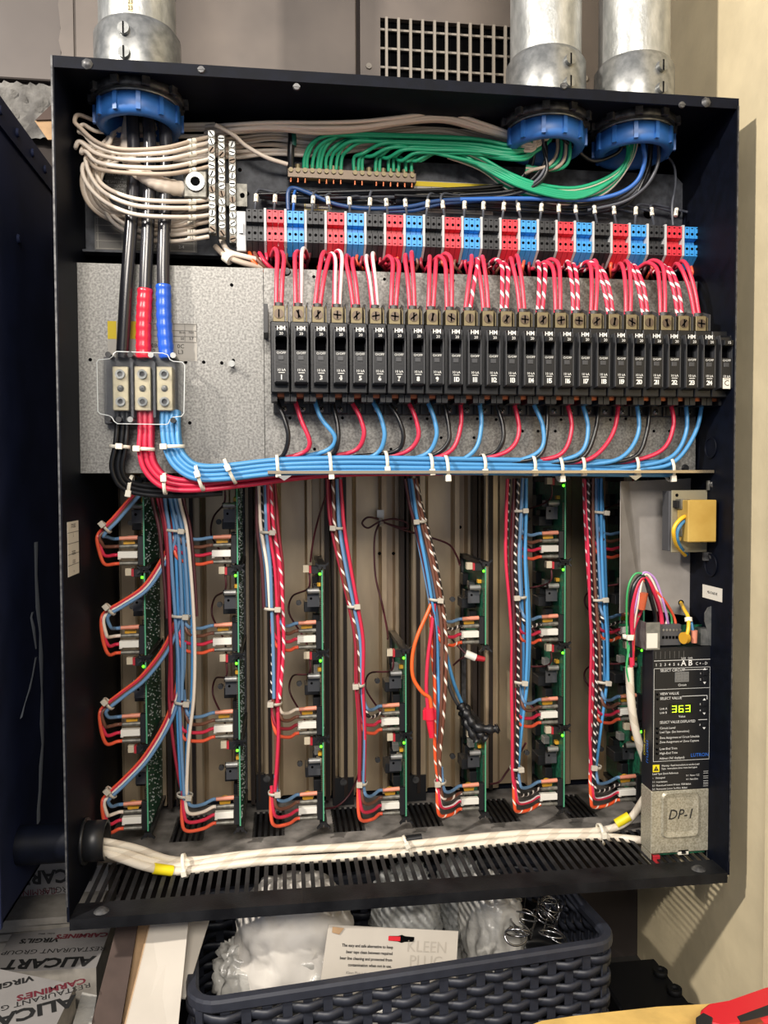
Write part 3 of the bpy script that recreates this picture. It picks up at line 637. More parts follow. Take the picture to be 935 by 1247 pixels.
# ---- heavy feeder cables
FE = [('black', [(160, 60, .092), (161, 130, .092), (163, 200, .086), (160, 270, .078), (154, 350, .074), (149, 436, .074)], None),
      ('red', [(176, 60, .088), (180, 130, .088), (183, 200, .083), (180, 280, .078), (177, 352, .074), (175, 436, .074)], 'tape_red'),
      ('blue', [(192, 60, .092), (199, 130, .092), (203, 200, .086), (200, 280, .078), (199, 348, .074), (203, 436, .074)], 'tape_blue')]
for nme, pts, tp_ in FE:
    f = thing('feeder_cable', at(pts[-1][0], pts[-1][1], .074), {'black': 'heavy black feeder cable without coloured tape', 'red': 'heavy black feeder cable wrapped in red tape near its lug', 'blue': 'heavy black feeder cable wrapped in blue tape near its lug'}[nme], 'cable', 'feeder cables')
    wire('jacket', pts, .0086, 'cable_black', f, n=14)
    if tp_:
        a = 352 if nme == 'red' else 347; q = pts[-2][0]; e = pts[-1]; seg = []
        rr = []; path = cat_path(pxpath([(q, a, .074), ((q+e[0])/2-1, (a+e[1])/2, .074), (e[0], e[1], .074)]), 12)
        rr = [.0096+.0005*((i*5) % 3) for i in range(len(path))]
        mb = MB(); mb.tube(path, rr, 14); obj('tape_wrap', mb, tp_, f)
nc = thing('neutral_feeder_cable', at(221, 230, .085), 'thick cream-taped neutral cable curving into the big lug', 'cable', 'feeder cables')
path = cat_path(pxpath([(166, 80, .112), (160, 140, .118), (156, 178, .105), (160, 200, .08), (178, 215, .07), (200, 226, .075), (222, 230, .088)]), 8)
mb = MB(); mb.tube(path, [.0098+.0004*((i*7) % 3) for i in range(len(path))], 14); obj('jacket', mb, 'wire_white', nc)
p, q = at(217, 229.5, .0865), at(224, 230, .09); obj('conductor', MB().cyl(p, q, .0085, 12), 'wire_maroon', nc)
# ================================================================== galvanised mid plates
YM = .095
mz0, mz1 = at(200, 576, YM).z, at(200, 323, YM).z
mxs = at(322, 450, YM).x; mx0 = at(94, 450, YM).x; mx1 = W-.006
lp = thing('galvanised_plate', (mx0, YM, mz0), 'speckled galvanised plate carrying the power distribution block', 'plate', 'galvanised mounting plates')
obj('plate', MB().box(mx0, mxs-.0008, YM, YM+.002, mz0, mz1), 'galvanised', lp)
obj('bottom_flange', MB().box(mx0, mxs-.0008, YM+.002, YM+.03, mz0, mz0+.002), 'galvanised', lp)
rp = thing('galvanised_plate', (mxs, YM, mz0), 'speckled galvanised plate behind the breakers, with a shelf lip below the blue wires', 'plate', 'galvanised mounting plates')
obj('plate', MB().box(mxs, mx1, YM-.001, YM+.001, mz0, mz1), 'galvanised', rp)
obj('shelf_lip', MB().box(mxs+.004, W-T-.001, .046, YM-.001, mz0-.002, mz0), 'galvanised', rp)
obj('shelf_edge', MB().box(mxs+.004, W-T-.001, .045, .046, mz0-.002, mz0+.002), 'alu_edge', rp)
for px in (346, 774):
    p = at(px, 580, .045); obj('fixing_tab', MB().prism([p+Vector((-.010, 0, .001)), p+Vector((0, 0, -.006)), p+Vector((.010, 0, .001))], (0, .002, 0)), 'steel', rp)
for sx in (mx0+.03, mxs-.02): obj('standoff', MB().box(sx-.008, sx+.008, YM+.002, D-T, mz0+.05, mz0+.07), 'galv_dark', lp)
for sx in (mxs+.05, mx1-.02): obj('standoff', MB().box(sx-.008, sx+.008, YM+.002, D-T, mz0+.05, mz0+.07), 'galv_dark', rp)
for q in ((282, 347), (110, 438), (226, 441), (248, 441), (270, 442), (284, 439), (231, 515)): hole(*q, YM, .0024, lp)
for q in ((353, 509), (417, 509), (440, 510), (500, 510), (520, 510), (581, 510), (604, 511), (636, 525), (655, 525), (676, 525), (683, 511), (743, 511), (762, 510), (796, 525), (815, 525), (383, 547), (476, 547), (537, 533), (577, 533), (382, 337), (468, 340), (552, 342), (635, 343)): hole(*q, YM-.001, .0022, rp)
p = at(349, 331, YM-.001); obj('screw', MB().cyl(p, p+Vector((0, -.004, 0)), .006, 14, .0045), 'galv_dark', rp)
p = at(834, 570, YM-.001); obj('screw', MB().cyl(p, p+Vector((0, -.004, 0)), .006, 14, .0045), 'plastic_black', rp)
p = at(283, 445, YM); obj('standoff_screw', MB().cyl(p, p+Vector((0, -.016, 0)), .003, 10).cyl(p+Vector((0, -.016, 0)), p+Vector((0, -.018, 0)), .0045, 12), 'zinc_shiny', lp)
pl, a, b = dataplate(131, 392, 240, 440, YM, lp, 'paper_grey', 1, 1, 'paper_grey', 'rating_label')
for px0, px1 in ((131, 142), (146, 168)):
    q0, q1 = at(px0, 391, YM), at(px1, 413, YM); obj('yellow_band', MB().box(q0.x, q1.x, YM-.0010, YM-.0006, q1.z, q0.z), 'label_yellow', pl)
for s_, px, py in (('0C', 220, 422), ('L3', 220, 429), ('0B', 188, 421), ('L2', 186, 428), ('0A', 152, 421), ('L1', 152, 428)):
    text(s_, .008, at(px, py, YM-.001), (1, 0, 0), (0, 0, 1), 'print_black', pl)
for i, px in enumerate((187, 199, 212, 225, 239)):
    q = at(px, 404, YM-.001); obj('printed_line', MB().box(q.x-.0003, q.x+.0003, YM-.0012, YM-.0007, at(px, 416, YM).z, at(px, 394, YM).z), 'print_grey', pl)
for py in (394, 402, 409, 416):
    q = at(187, py, YM-.001); obj('printed_line', MB().box(q.x, at(239, py, YM).x, YM-.0012, YM-.0007, q.z-.0003, q.z+.0003), 'print_grey', pl)
for s_, px, py in (('lb-in', 222, 405), ('Nm', 233, 405), ('50', 222, 412.5), ('5.7', 233, 412.5), ('60', 206, 405), ('100', 206, 412.5)):
    text(s_, .0048, at(px, py, YM-.001), (1, 0, 0), (0, 0, 1), 'print_black', pl)

# ---- power distribution block under a clear cover
YD = .050
db = thing('distribution_block', at(172, 515, YM), 'three-pole power distribution block under a clear screwed cover', 'distribution block')
x0, x1, z0, z1 = rectpx(128, 216, 436, 517, .085)
obj('base', MB().box(x0, x1, .078, YM, z0, z1), 'block_base', db, bevel=.001)
for (px0, px1) in ((136.5, 157), (163, 184), (190, 210.5)):
    a, b = at(px0, 446, .058), at(px1, 500, .058)
    pole = obj('pole_block', MB().box(a.x, b.x, .058, .078, b.z, a.z), 'block_tin', db, bevel=.001)
    xm = (a.x+b.x)/2; zz = [a.z-(a.z-b.z)*f for f in (.18, .50, .80)]
    for f in (0, 2):
        q = Vector((xm, .058, zz[f])); obj('set_screw', MB().ring(q, q+Vector((0, -.004, 0)), .0062, .0036, 18), 'zinc_shiny', pole)
        obj('hex_socket', MB().cyl(q, q+Vector((0, -.0012, 0)), .0037, 8), 'galv_dark', pole)
    q = Vector((xm, .058, zz[1])); obj('screw', MB().lathe([(.0001, .0028), (.003, .0025), (.0045, .0005)], q, (0, -1, 0), 14), 'zinc_shiny', pole)
    for an in (PI/4, -PI/4): obj('screw_cross', MB().box(q.x-.0026, q.x+.0026, q.y-.0031, q.y-.0027, q.z-.0006, q.z+.0006, Matrix.Rotation(an, 3, 'Y'), q), 'galv_dark', pole)
for px in (160, 187): # insulating ribs between the poles
    a, b = at(px-2, 440, .052), at(px+2, 508, .052); obj('divider', MB().box(a.x, b.x, .056, .080, b.z, a.z), 'block_base', db)
def chamf(pts): return [at(px, py, YD) for px, py in pts]
out = chamf([(118, 441), (120, 438), (133, 437), (137, 434), (139, 430), (142, 428), (198, 430), (204, 432), (207, 438), (211, 440), (222, 441), (225, 445), (224, 503), (221, 507), (211, 508), (207, 511), (205, 516), (201, 517), (143, 516), (139, 513), (136, 508), (132, 506), (122, 504), (119, 501)])
cov = obj('clear_cover', MB().prism(out[::-1], (0, .0022, 0)), 'clear_cover', db, label='clear plastic cover')
mb = MB(); mb.tube(out, .0007, 5, closed=True); obj('cover_rim', mb, 'clear_edge', cov)
for px, py, m in ((132, 432, 'plastic_black'), (184, 432.5, 'zinc_shiny'), (211, 433, 'zinc_shiny'), (132, 510, 'plastic_black'), (145, 511, 'plastic_black'), (159, 511, 'zinc_shiny'), (211, 512, 'plastic_black'), (159, 432, 'plastic_black')):
    q = at(px, py, YD); obj('cover_screw', MB().cyl(q+Vector((0, .04, 0)), q+Vector((0, -.001, 0)), .0028, 10).cyl(q+Vector((0, -.001, 0)), q+Vector((0, -.003, 0)), .0038, 12), m, db)

# ================================================================== circuit breakers
YF = .004; NBK = 25
bx0, bx1 = at(341, 432, YF).x, at(883.5, 437, YF).x; bp = (bx1-bx0)/(NBK-1)
bzt = at(341, 391, .018).z; bzb = at(341, 478, .018).z     # top and bottom of the body
fz1, fz0 = at(341, 396, YF).z, at(341, 468, YF).z      # raised front
base = thing('breaker_mounting_base', (bx0, YM, bzb-.03), 'long black mounting base with a screw under each breaker', 'breaker base')
z1 = bzb; z0 = at(350, 504, .082).z; xa, xb = at(333, 495, .082).x, at(845, 485, .082).x
obj('strip', MB().box(xa, xb, .076, YM-.001, z0, z1), 'plastic_black', base, bevel=.001)
nsc = 24
for i in range(nsc):
    x = xa+(xb-xa)*(i+.55)/nsc; q = Vector((x, .076, z0+(z1-z0)*.30))
    s = obj('screw', MB().lathe([(.0001, .003), (.003, .0026), (.0045, .0004)], q, (0, -1, 0), 12), 'zinc_shiny', base)
    for an in (PI/4, -PI/4): obj('screw_cross', MB().box(q.x-.0028, q.x+.0028, q.y-.0033, q.y-.0029, q.z-.0006, q.z+.0006, Matrix.Rotation(an, 3, 'Y'), q), 'dark_slot', s)
    if i: obj('rib', MB().box(xa+(xb-xa)*i/nsc-.0012, xa+(xb-xa)*i/nsc+.0012, .072, .076, z0, z1), 'plastic_black', base)
obj('end_bracket', MB().box(xa-.012, xa-.006, .045, YM-.001, bzt-.01, bzt+.028), 'plastic_black', base)
def make_breaker(spare=False):
    x = bx0; w = bp*.96; hw = bp*.60; h0 = x-hw/2+bp*.06
    t = thing('circuit_breaker', (x, YM-.001, bzb), 'x', 'circuit breaker', 'circuit breakers in a row')
    obj('body', MB().box(x-w/2, x+w/2, .018, .060, bzb, bzt).box(x-w/2, x+w/2, .060, YM-.001, bzb+.012, bzt), 'breaker_black', t, bevel=.0012)
    # raised front with a recess for the handle
    fz = fz1-fz0; r1, r0 = fz1-fz*.20, fz1-fz*.42
    fr = obj('front_housing', MB().prism([(h0, .018, fz0), (h0, YF+.001, fz0+.002), (h0, YF, fz0+.004), (h0, YF, r0), (h0, YF+.012, r0), (h0, YF+.012, r1), (h0, YF+.002, r1), (h0, YF+.002, fz1-.003), (h0, YF+.006, fz1), (h0, .018, fz1)][::-1], (hw, 0, 0)), 'breaker_black', t)
    for sx in (h0-.0012, h0+hw): obj('cheek', MB().prism([(sx, .018, fz0+.001), (sx, YF-.0005, fz0+.003), (sx, YF-.0005, r1), (sx, YF+.004, fz1), (sx, .018, fz1)][::-1], (.0012, 0, 0)), 'breaker_grey', fr)
    obj('handle_slot', MB().box(h0+.0006, h0+hw-.0006, YF+.011, YF+.0118, r0, r1), 'breaker_dark', fr)
    hd = obj('handle', MB().prism([(h0+.0008, YF+.012, r1-.001), (h0+.0008, YF-.005, r1+.000), (h0+.0008, YF-.006, r1+.007), (h0+.0008, YF+.002, r1+.009), (h0+.0008, YF+.012, r1+.004)][::-1], (hw-.0016, 0, 0)), 'breaker_black', t, bevel=.0008)
    text('15' if spare else '20', .0052, (h0+hw/2, YF-.0063, r1+.0035), (1, 0, 0), (0, 0, 1), 'print_white', hd)
    if not spare: text('HM', .0075, (h0+hw/2, YF+.0014, fz1-fz*.045), (1, 0, 0), (0, 0, 1), 'print_white', fr, bold=.0002)
    text('O/OFF', .0042, (h0+hw/2, YF-.0004, r0-.0035), (1, 0, 0), (0, 0, 1), 'print_white', fr)
    tb = obj('trip_window', MB().box(h0+hw*.22, h0+hw*.72, YF-.0009, YF, r0-.0125, r0-.0065), 'breaker_grey', fr, bevel=.0004)
    text('10 kA', .0046, (h0+hw/2, YF-.0004, fz0+.0185), (1, 0, 0), (0, 0, 1), 'print_white', fr)
    obj('printed_line', MB().box(h0+hw*.25, h0+hw*.78, YF-.0004, YF, fz0+.0148, fz0+.0156), 'print_white', fr)
    # lower claws and the copper clip showing between them
    obj('claw', MB().box(x-w/2, x-w*.18, .030, .060, bzb-.010, bzb), 'breaker_black', t); obj('claw', MB().box(x+w*.22, x+w/2, .030, .060, bzb-.010, bzb), 'breaker_black', t)
    obj('copper_clip', MB().box(x-w*.16, x+w*.20, .034, .056, bzb-.004, bzb), 'copper', t)
    # wire lug above
    if not spare:
        lz = bzt+.021
        lg = obj('lug', MB().box(x-w*.36, x+w*.26, .022, .050, bzt-.002, lz), 'brass', t, bevel=.0006)
        c = Vector((x-w*.05, .022, bzt+.0105)); obj('lug_screw', MB().cyl(c, c+Vector((0, -.0012, 0)), .0062, 18), 'screw_bronze', lg)
        obj('lug_collar', MB().cyl((x-w*.05, .034, lz), (x-w*.05, .034, lz+.006), .0060, 12), 'galv_dark', t)
        obj('barrier', MB().prism([(x+w*.42, .020, bzt), (x+w*.42, .020, bzt+.023), (x+w*.42, .040, bzt+.030), (x+w*.42, .060, bzt+.030), (x+w*.42, .060, bzt)][::-1], (.0014, 0, 0)), 'breaker_grey', t)
        obj('bus_tab', MB().prism([(x+w*.36, .024, bzt), (x+w*.36, .024, bzt+.019), (x+w*.36, .038, bzt+.026), (x+w*.36, .058, bzt+.026), (x+w*.36, .058, bzt)][::-1], (.0012, 0, 0)), 'brass', t)
    return t
NUM = 'one two three four five six seven eight nine ten eleven twelve thirteen fourteen fifteen sixteen seventeen eighteen nineteen twenty twenty-one twenty-two twenty-three twenty-four'.split()+['C']
pb = make_breaker(); ps = make_breaker(True)
hwc = bp*.06
for k in range(NBK):
    lab = 'black circuit breaker numbered %s in white print' % NUM[k] if k < 24 else 'black spare breaker with a white C sticker at the row end'
    if k == 0: o = pb; o['label'] = lab
    elif k < 24: o = copy_tree(pb, (bp*k, 0, 0), lab)
    else: o = ps; o.location = o.location+Vector((bp*k, 0, 0)); ORG[o] = Vector(o.location); o['label'] = lab
    c = Vector((bx0+bp*k+hwc, YF-.0004, fz0+.0090))
    if k < 24: text(str(k+1), .0088, c, (1, 0, 0), (0, 0, 1), 'print_white', o, name='number', bold=.0002)
    else:
        obj('sticker', MB().box(c.x-.0055, c.x+.0055, YF-.0004, YF, c.z-.0075, c.z+.0075), 'paper_label', o); text('C', .011, c+Vector((0, -.0003, 0)), (1, 0, 0), (0, 0, 1), 'print_black', o, name='number')
    if k < 24:   # slot of the lug screw, each at its own angle
        q = Vector((bx0+bp*k-bp*.96*.05, .0205, bzt+.0105)); obj('screw_slot', MB().box(q.x-.0052, q.x+.0052, q.y-.0002, q.y+.0004, q.z-.0009, q.z+.0009, Matrix.Rotation((PI/2, 1.1, -.9, .1, -.8, -.2, .1, -.7, 1.9, .5)[k % 10], 3, 'Y'), q), 'dark_slot', o)
# ---- red wires from the terminals down to the breaker lugs
lugz = bzt+.027
LEAN = (3, 1, 11, 4, -7, -5, 6, -2, 6, 2, 14, -3, 6, -4, 9, 3, 2, 8, -9, 5, -8, 4, -6, -9)
for k in range(24):
    x = bx0+bp*k-bp*.048; st_ = (k in (3, 5)); tw_ = k in (12, 14, 16, 18, 20, 22)
    e0 = Vector((x, .034, lugz-.004)); lean = LEAN[k]/900; zt_ = at(340+22*k, 309+.72*k, .10).z
    side = 1 if (k*5) % 3 else -1; ap = zt_+jit(.003)-.004
    for s in (-1, 1):
        m = 'stripe_redline' if (st_ or (k == 1 and s == 1)) else ('stripe_redwhite' if tw_ or (k == 10 and s == 1) else 'wire_pink')
        o = s*.0034; f = .004*(s+1)/2*(1 if k % 2 else -1)
        P = [e0+Vector((o, 0, 0)), e0+Vector((o+lean*.1, .001, .010)), Vector((x+lean*.45+o*1.15, .040, lugz+(ap-lugz)*.45)), Vector((x+lean*.9+o*1.3, .052, lugz+(ap-lugz)*.82+f)), Vector((x+lean+o*1.3+side*.004, .074, ap+f)), Vector((x+lean+o*1.2+side*.009, .098, ap-.002+f)), Vector((x+lean+o+side*.010, .125, ap+.004))]
        mb = MB(); mb.tube(cat_path(P, 6), .0030, 8)
        obj('breaker_wire', mb, m, None, '%s wire arching from the terminals into the lug of breaker %s' % ({'wire_pink': 'red', 'stripe_redline': 'red and white', 'stripe_redwhite': 'white-striped red'}[m], NUM[k]), 'wire', 'pairs of wires at breaker lug %s' % NUM[k])
# dark tangle of wires tucked under the terminal row
ut = thing('terminal_wire_harness', at(580, 322, .125), 'short red and orange wires tucked under the terminal blocks', 'wire harness')
for i in range(64):
    t = i/63; x = 312+530*t+jit(4); y = 306+16*t
    wire('wire', [(x, y-4, .122), (x+jit(5), y+8+jit(3), .114+jit(.004)), (x+jit(6), y+18, .124), (x+jit(6), y+24, .138)], .0024, ('wire_darkred', 'wire_red', 'wire_maroon', 'wire_coral', 'wire_darkred', 'wire_brown')[i % 6], ut, sub=4, n=6)

# ---- branch wires below the breakers
PAT = ['wire_black', 'wire_red', 'wire_sky']
BW = [[(336, 485), (345, 507), (351, 532), (344, 555), (325, 562)], [(358, 483), (366, 510), (377, 538), (368, 552), (335, 560)], [(382, 483), (390, 508), (408, 533), (395, 550), (350, 558)], [(404, 488), (411, 518), (411, 540), (403, 554), (370, 562)],
      [(427, 487), (438, 508), (443, 530), (430, 550), (385, 557)], [(452, 485), (463, 507), (468, 533), (455, 555), (410, 564)], [(472, 488), (485, 510), (491, 533), (480, 550), (430, 556)], [(495, 485), (505, 507), (509, 533), (490, 552), (440, 558)],
      [(518, 483), (528, 508), (531, 533), (515, 555), (465, 562)], [(539, 485), (546, 518), (545, 540), (525, 555), (480, 561)], [(560, 485), (561, 518), (550, 548), (520, 560), (480, 564)], [(583, 485), (586, 518), (578, 548), (550, 564), (500, 568)],
      [(603, 488), (612, 518), (611, 540), (595, 555), (550, 561)], [(625, 487), (632, 525), (620, 548), (590, 558), (550, 563)], [(648, 488), (661, 520), (658, 548), (625, 562), (570, 566)], [(666, 489), (665, 530), (655, 556), (620, 563), (570, 566)],
      [(690, 488), (696, 522), (684, 552), (650, 561), (600, 563)], [(708, 488), (716, 522), (706, 552), (665, 563), (610, 567)], [(729, 490), (724, 528), (708, 558), (670, 564), (620, 566)], [(753, 489), (746, 528), (720, 558), (680, 564), (640, 567)],
      [(775, 489), (777, 528), (755, 558), (710, 566), (660, 568)], [(791, 490), (787, 528), (773, 556), (730, 565), (680, 567)], [(816, 488), (820, 518), (806, 548), (765, 562), (710, 564)], [(835, 489), (835, 528), (815, 558), (765, 569), (700, 571)], [(855, 489), (846, 528), (820, 563), (780, 571), (720, 572)]]
for k, pts in enumerate(BW):
    m = PAT[k % 3] if k < 24 else 'wire_sky'; cn = {'wire_black': 'black', 'wire_red': 'red', 'wire_sky': 'blue'}[m]
    q = [(a, b, (.068, .060, .058, .066, .076)[i]) for i, (a, b) in enumerate(pts)]
    wire('branch_wire', [(pts[0][0]-1, pts[0][1]-14, .072)]+q, .0032, m, None, label='%s wire curving down from breaker %s into the bundle' % (cn, NUM[k]), cat='wire', group='branch wires below the breakers')
# ---- supply bundles from the distribution block
def bundle(name, label, m, xs, lanes, path, r, sp):
    """wires side by side: lanes across the run, further layers behind, following the bend"""
    h = thing(name, at(path[-1][0], path[-1][1], path[-1][2]), label, 'wire harness')
    C = [at(*q) for q in path]
    for i in range(xs):
        ln = (i % lanes)-(lanes-1)/2; ly = i//lanes; P = []
        if ly % 2: ln += .45*(1 if ln < 0 else -1)
        for j, c in enumerate(C):
            t = C[min(j+1, len(C)-1)]-C[max(j-1, 0)]; t = Vector((t.x, 0, t.z)).normalized(); pr = Vector((t.z, 0, -t.x))
            P.append(c+pr*(ln*sp+jit(.0006))+Vector((0, ly*r*1.75-.001*abs(ln)+jit(.0008), 0)))
        mb = MB(); mb.tube(cat_path(P, 6), r*random.uniform(.95, 1.03), 8); obj('wire', mb, m, h)
    return h
def tie(parent, px, py, y, ang, w, depth=.012, head=(0, 0), wid=.0045, m='nylon'):
    """nylon strap across a bundle: w = half length in px along the strap, ang = direction of the strap in the picture"""
    c = at(px, py, y); s = 955/(1.0216+y); hx = w/s; d = Vector((math.cos(ang), 0, -math.sin(ang))); nrm = Vector((0, -1, 0)); t = d.cross(nrm)
    mb = MB(); prof = []; K = 14
    for i in range(K):
        a = 2*PI*i/K; prof.append(c+d*(math.cos(a)*hx)+Vector((0, 1, 0))*(math.sin(a)*depth))
    vs = [p+t*wid/2 for p in prof]+[p-t*wid/2 for p in prof]
    vs += [c+(p-c)*1.10+t*wid/2 for p in prof]+[c+(p-c)*1.10-t*wid/2 for p in prof]
    fs = []
    for i in range(K):
        j = (i+1) % K; fs += [(i, j, K+j, K+i), (2*K+i, 3*K+i, 3*K+j, 2*K+j), (i, 2*K+i, 2*K+j, j), (K+i, K+j, 3*K+j, 3*K+i)]
    mb.add(vs, fs, True); ti = obj('cable_tie', mb, m, parent)
    hp = c+d*(head[0]*hx)+Vector((0, -depth*math.sqrt(max(0, 1-min(1, head[0]**2)))-.003, 0))
    R = Matrix((( d.x, nrm.x*-1, t.x), (d.y, nrm.y*-1, t.y), (d.z, nrm.z*-1, t.z)))
    obj('tie_head', MB().box(hp.x-.0045, hp.x+.0045, hp.y-.003, hp.y+.003, hp.z-.0038, hp.z+.0038, R, hp), m, ti, bevel=.0006)
hb = bundle('supply_wire_bundle', 'black supply wires from the block, tied and bent toward the lower bay', 'wire_black', 6, 3, [(149, 500, .070), (149, 522, .068), (147, 545, .068), (143, 570, .072), (152, 589, .080), (178, 597, .090), (225, 598, .105), (270, 595, .12)], .0036, .0066)
hr = bundle('supply_wire_bundle', 'red supply wires bending from the block along the plate foot', 'wire_red', 7, 3, [(177, 500, .070), (177, 525, .066), (177, 548, .064), (183, 570, .064), (202, 587, .064), (240, 591, .068), (300, 584, .076), (400, 573, .082), (520, 570, .084), (700, 569, .085), (790, 568, .085)], .0037, .0070)
hbl = bundle('supply_wire_bundle', 'thick bundle of blue supply wires lying along the shelf lip', 'wire_sky', 10, 4, [(207, 500, .070), (207, 522, .064), (210, 545, .060), (220, 563, .058), (240, 575, .056), (275, 575, .056), (340, 568, .057), (430, 566, .060), (520, 567, .062), (600, 568, .064), (680, 569, .066), (760, 570, .068), (820, 570, .072)], .0036, .0062)
for px, py, an, w, hd in ((146, 544, .05, 11, .1),): tie(hb, px, py, .068, an, w, .009, (hd, 0))
tie(hb, 159, 591, .088, 1.75, 11, .010, (.9, 0)); tie(hr, 176, 547, .063, .03, 11, .010, (-.7, 0)); tie(hr, 201, 589, .063, 1.55, 12, .011, (-.5, 0))
tie(hbl, 210, 544, .059, -.03, 13, .011, (-.7, 0)); tie(hbl, 243, 582, .056, 1.3, 15, .013, (-.3, 0)); tie(hbl, 280, 574, .056, 1.15, 15, .013, (-.3, 0))
for px, py in ((338, 567), (402, 567), (470, 562), (524, 565), (543, 570), (588, 565), (648, 566), (681, 571), (707, 566), (772, 566), (815, 571)):
    tie(hbl, px, py, .060 if px < 560 else .066, 1.5, 15 if px in (402, 543, 681, 815) else 12, .014, (.85, 0))
# ================================================================== dimmer boards of the lower bay
YP0, YP1 = .170, .315
rowz = [at(282, v, YP0).z for v in (593, 701, 808, 914)]
def make_dimmer():
    x = COLX[1]; zt = rowz[0]+.006; zb = zt-.122; cxm = COLX[1]
    t = thing('dimmer_board', (x, YP0, zb-.012), 'x', 'circuit board', 'dimmer circuit boards')
    pc = obj('circuit_board', MB().box(x-.0008, x+.0008, YP0, YP1, zb, zt), 'pcb', t)
    obj('board_edge', MB().box(x-.0010, x+.0010, YP0-.0008, YP0, zb, zt), 'pcb_edge', pc)
    rnd = random.Random(3)
    sd = MB()
    for i in range(110):                      # solder points and small parts on both faces
        y, z = rnd.uniform(YP0+.004, YP1-.01), rnd.uniform(zb+.004, zt-.004); s = rnd.uniform(.0004, .0010); e = x+.0008
        sd.box(e, e+.0014, y-s, y+s, z-s, z+s)
    o = obj('solder_joints', sd, 'solder', pc, kind='stuff')
    for i in range(26):
        z = zb+.034+i*.0018; 
    pn = MB()
    for i in range(16): z = zb+.040+i*.0032; pn.box(x-.0034, x-.0008, YP0+.002, YP0+.0035, z-.0007, z+.0007)
    obj('resistor_row', pn, 'screw_bronze', pc, kind='stuff')
    for (y0, y1, z0, z1, dx, m) in ((.20, .212, .075, .087, .008, 'ceramic'), (.215, .225, .062, .076, .009, 'ceramic'), (.235, .25, .08, .092, .010, 'capacitor'), (.255, .275, .055, .075, .012, 'plastic_black'), (.19, .20, .094, .100, .006, 'mov_yellow'), (.22, .24, .028, .045, .012, 'plastic_black'), (.28, .30, .08, .10, .010, 'plastic_black')):
        obj('component', MB().box(x-.0008-dx, x-.0008, y0, y1, zb+z0, zb+z1), m, t, bevel=.0008)
    # terminal strip with four connectors at the front
    obj('terminal_strip', MB().box(x-.0095, x-.0010, YP0+.001, YP0+.012, zb+.001, zb+.044), 'plastic_black', t, bevel=.0006)
    zc = [zb+.0415, zb+.029, zb+.0165, zb+.0035]
    def crimp(z, m, y=YP0+.006, tilt=0):
        obj('crimp', MB().cyl((x-.036, y, z+tilt), (x-.024, y, z+tilt*.5), .0030, 8).cyl((x-.024, y, z+tilt*.5), (x-.0095, y, z), .0034, 8), m, t)
    crimp(zc[0], 'crimp_pink', tilt=-.001); crimp(zc[1], 'tin', tilt=-.0004); crimp(zc[3], 'tin')
    obj('spade_cover', MB().box(x-.038, x-.010, YP0+.001, YP0+.011, zc[2]-.0050, zc[2]+.0050).box(x-.0385, x-.034, YP0+.002, YP0+.010, zc[2]-.0068, zc[2]-.005), 'connector_white', t, bevel=.0006)
    obj('varistor', MB().cyl((x-.0235, YP0+.0125, zc[0]-.008), (x-.0235, YP0+.0165, zc[0]-.008), .0085, 16), 'mov_yellow', t)
    # electrolytic capacitor, heat-sink tab, relay block
    ct = obj('capacitor', MB().cyl((x-.0225, YP0+.018, zb+.088), (x-.004, YP0+.018, zb+.088), .0042, 14), 'capacitor', t)
    obj('sleeve_band', MB().cyl((x-.0228, YP0+.018, zb+.088), (x-.0215, YP0+.018, zb+.088), .0044, 14), 'plastic_black', ct)
    hs = obj('heat_sink_tab', MB().box(x-.022, x-.003, YP0+.026, YP0+.0285, zb+.062, zb+.082), 'heatsink', t)
    obj('tab_hole', MB().cyl((x-.016, YP0+.0258, zb+.075), (x-.016, YP0+.026, zb+.075), .002, 10), 'dark_slot', hs)
    obj('relay_block', MB().box(x-.026, x-.003, YP0+.05, YP0+.085, zb+.050, zb+.066), 'plastic_black', t, bevel=.0008)
    obj('fixing_screw', MB().cyl((x-.034, YP0+.09, zb+.060), (x-.034, YP0+.084, zb+.060), .0045, 10), 'galv_dark', t)
    # plug of the control link with its red end, and the indicator light
    pg = obj('link_plug', MB().box(x-.016, x-.004, YP0+.004, YP0+.016, zt-.006, zt+.006), 'plastic_black', t, bevel=.0005)
    obj('plug_housing', MB().box(x-.0285, x-.0195, YP0+.004, YP0+.015, zt-.004, zt+.007), 'ceramic', t, bevel=.0005)
    obj('plug_end', MB().box(x-.0195, x-.016, YP0+.004, YP0+.016, zt-.005, zt+.006), 'connector_red', t)
    obj('indicator_light', MB().ball((x-.0032, YP0-.001, rowz[0]), .0021, 10, 6), 'led_green', t)
    # guides above and below that hold the board
    for z, nm in ((zt+.005, 1), (zb-.005, -1)):
        g = obj('guide_rail', MB().box(x-.0055, x-.0012, YP0-.003, YP1+.01, z-.0035, z+.0035).box(x+.0012, x+.0055, YP0-.003, YP1+.01, z-.0035, z+.0035).box(x-.0012, x+.0012, YP0-.003, YP1+.01, z-.0035*nm if nm < 0 else z, z+.0035 if nm > 0 else z), 'plastic_black', t)
        for s in (-1, 1): obj('catch', MB().prism([(x+s*.0055, YP0-.002, z), (x+s*.0105, YP0-.003, z+.005*nm), (x+s*.0095, YP0-.003, z+.007*nm), (x+s*.0045, YP0-.002, z+.003*nm)], (0, .005, 0)), 'plastic_black', g)
    return t
LAY = {0: [0, 1, 2, 3], 1: [0, 1, 2, 3], 2: [1, 2, 3], 3: [2, 3], 4: [1, 3], 5: [0, 1, 2, 3], 6: [0, 1, 2, 3]}
CN = ['against the black side panel', 'second column beside the thick blue bundle', 'column beside the dark red bundle', 'middle column below the tied maroon loop', 'column with the orange wire nut', 'column next to the striped black-white wires', 'column behind the controller wiring']
RN = ['top', 'upper middle', 'lower middle', 'bottom']
pd = make_dimmer(); first = True
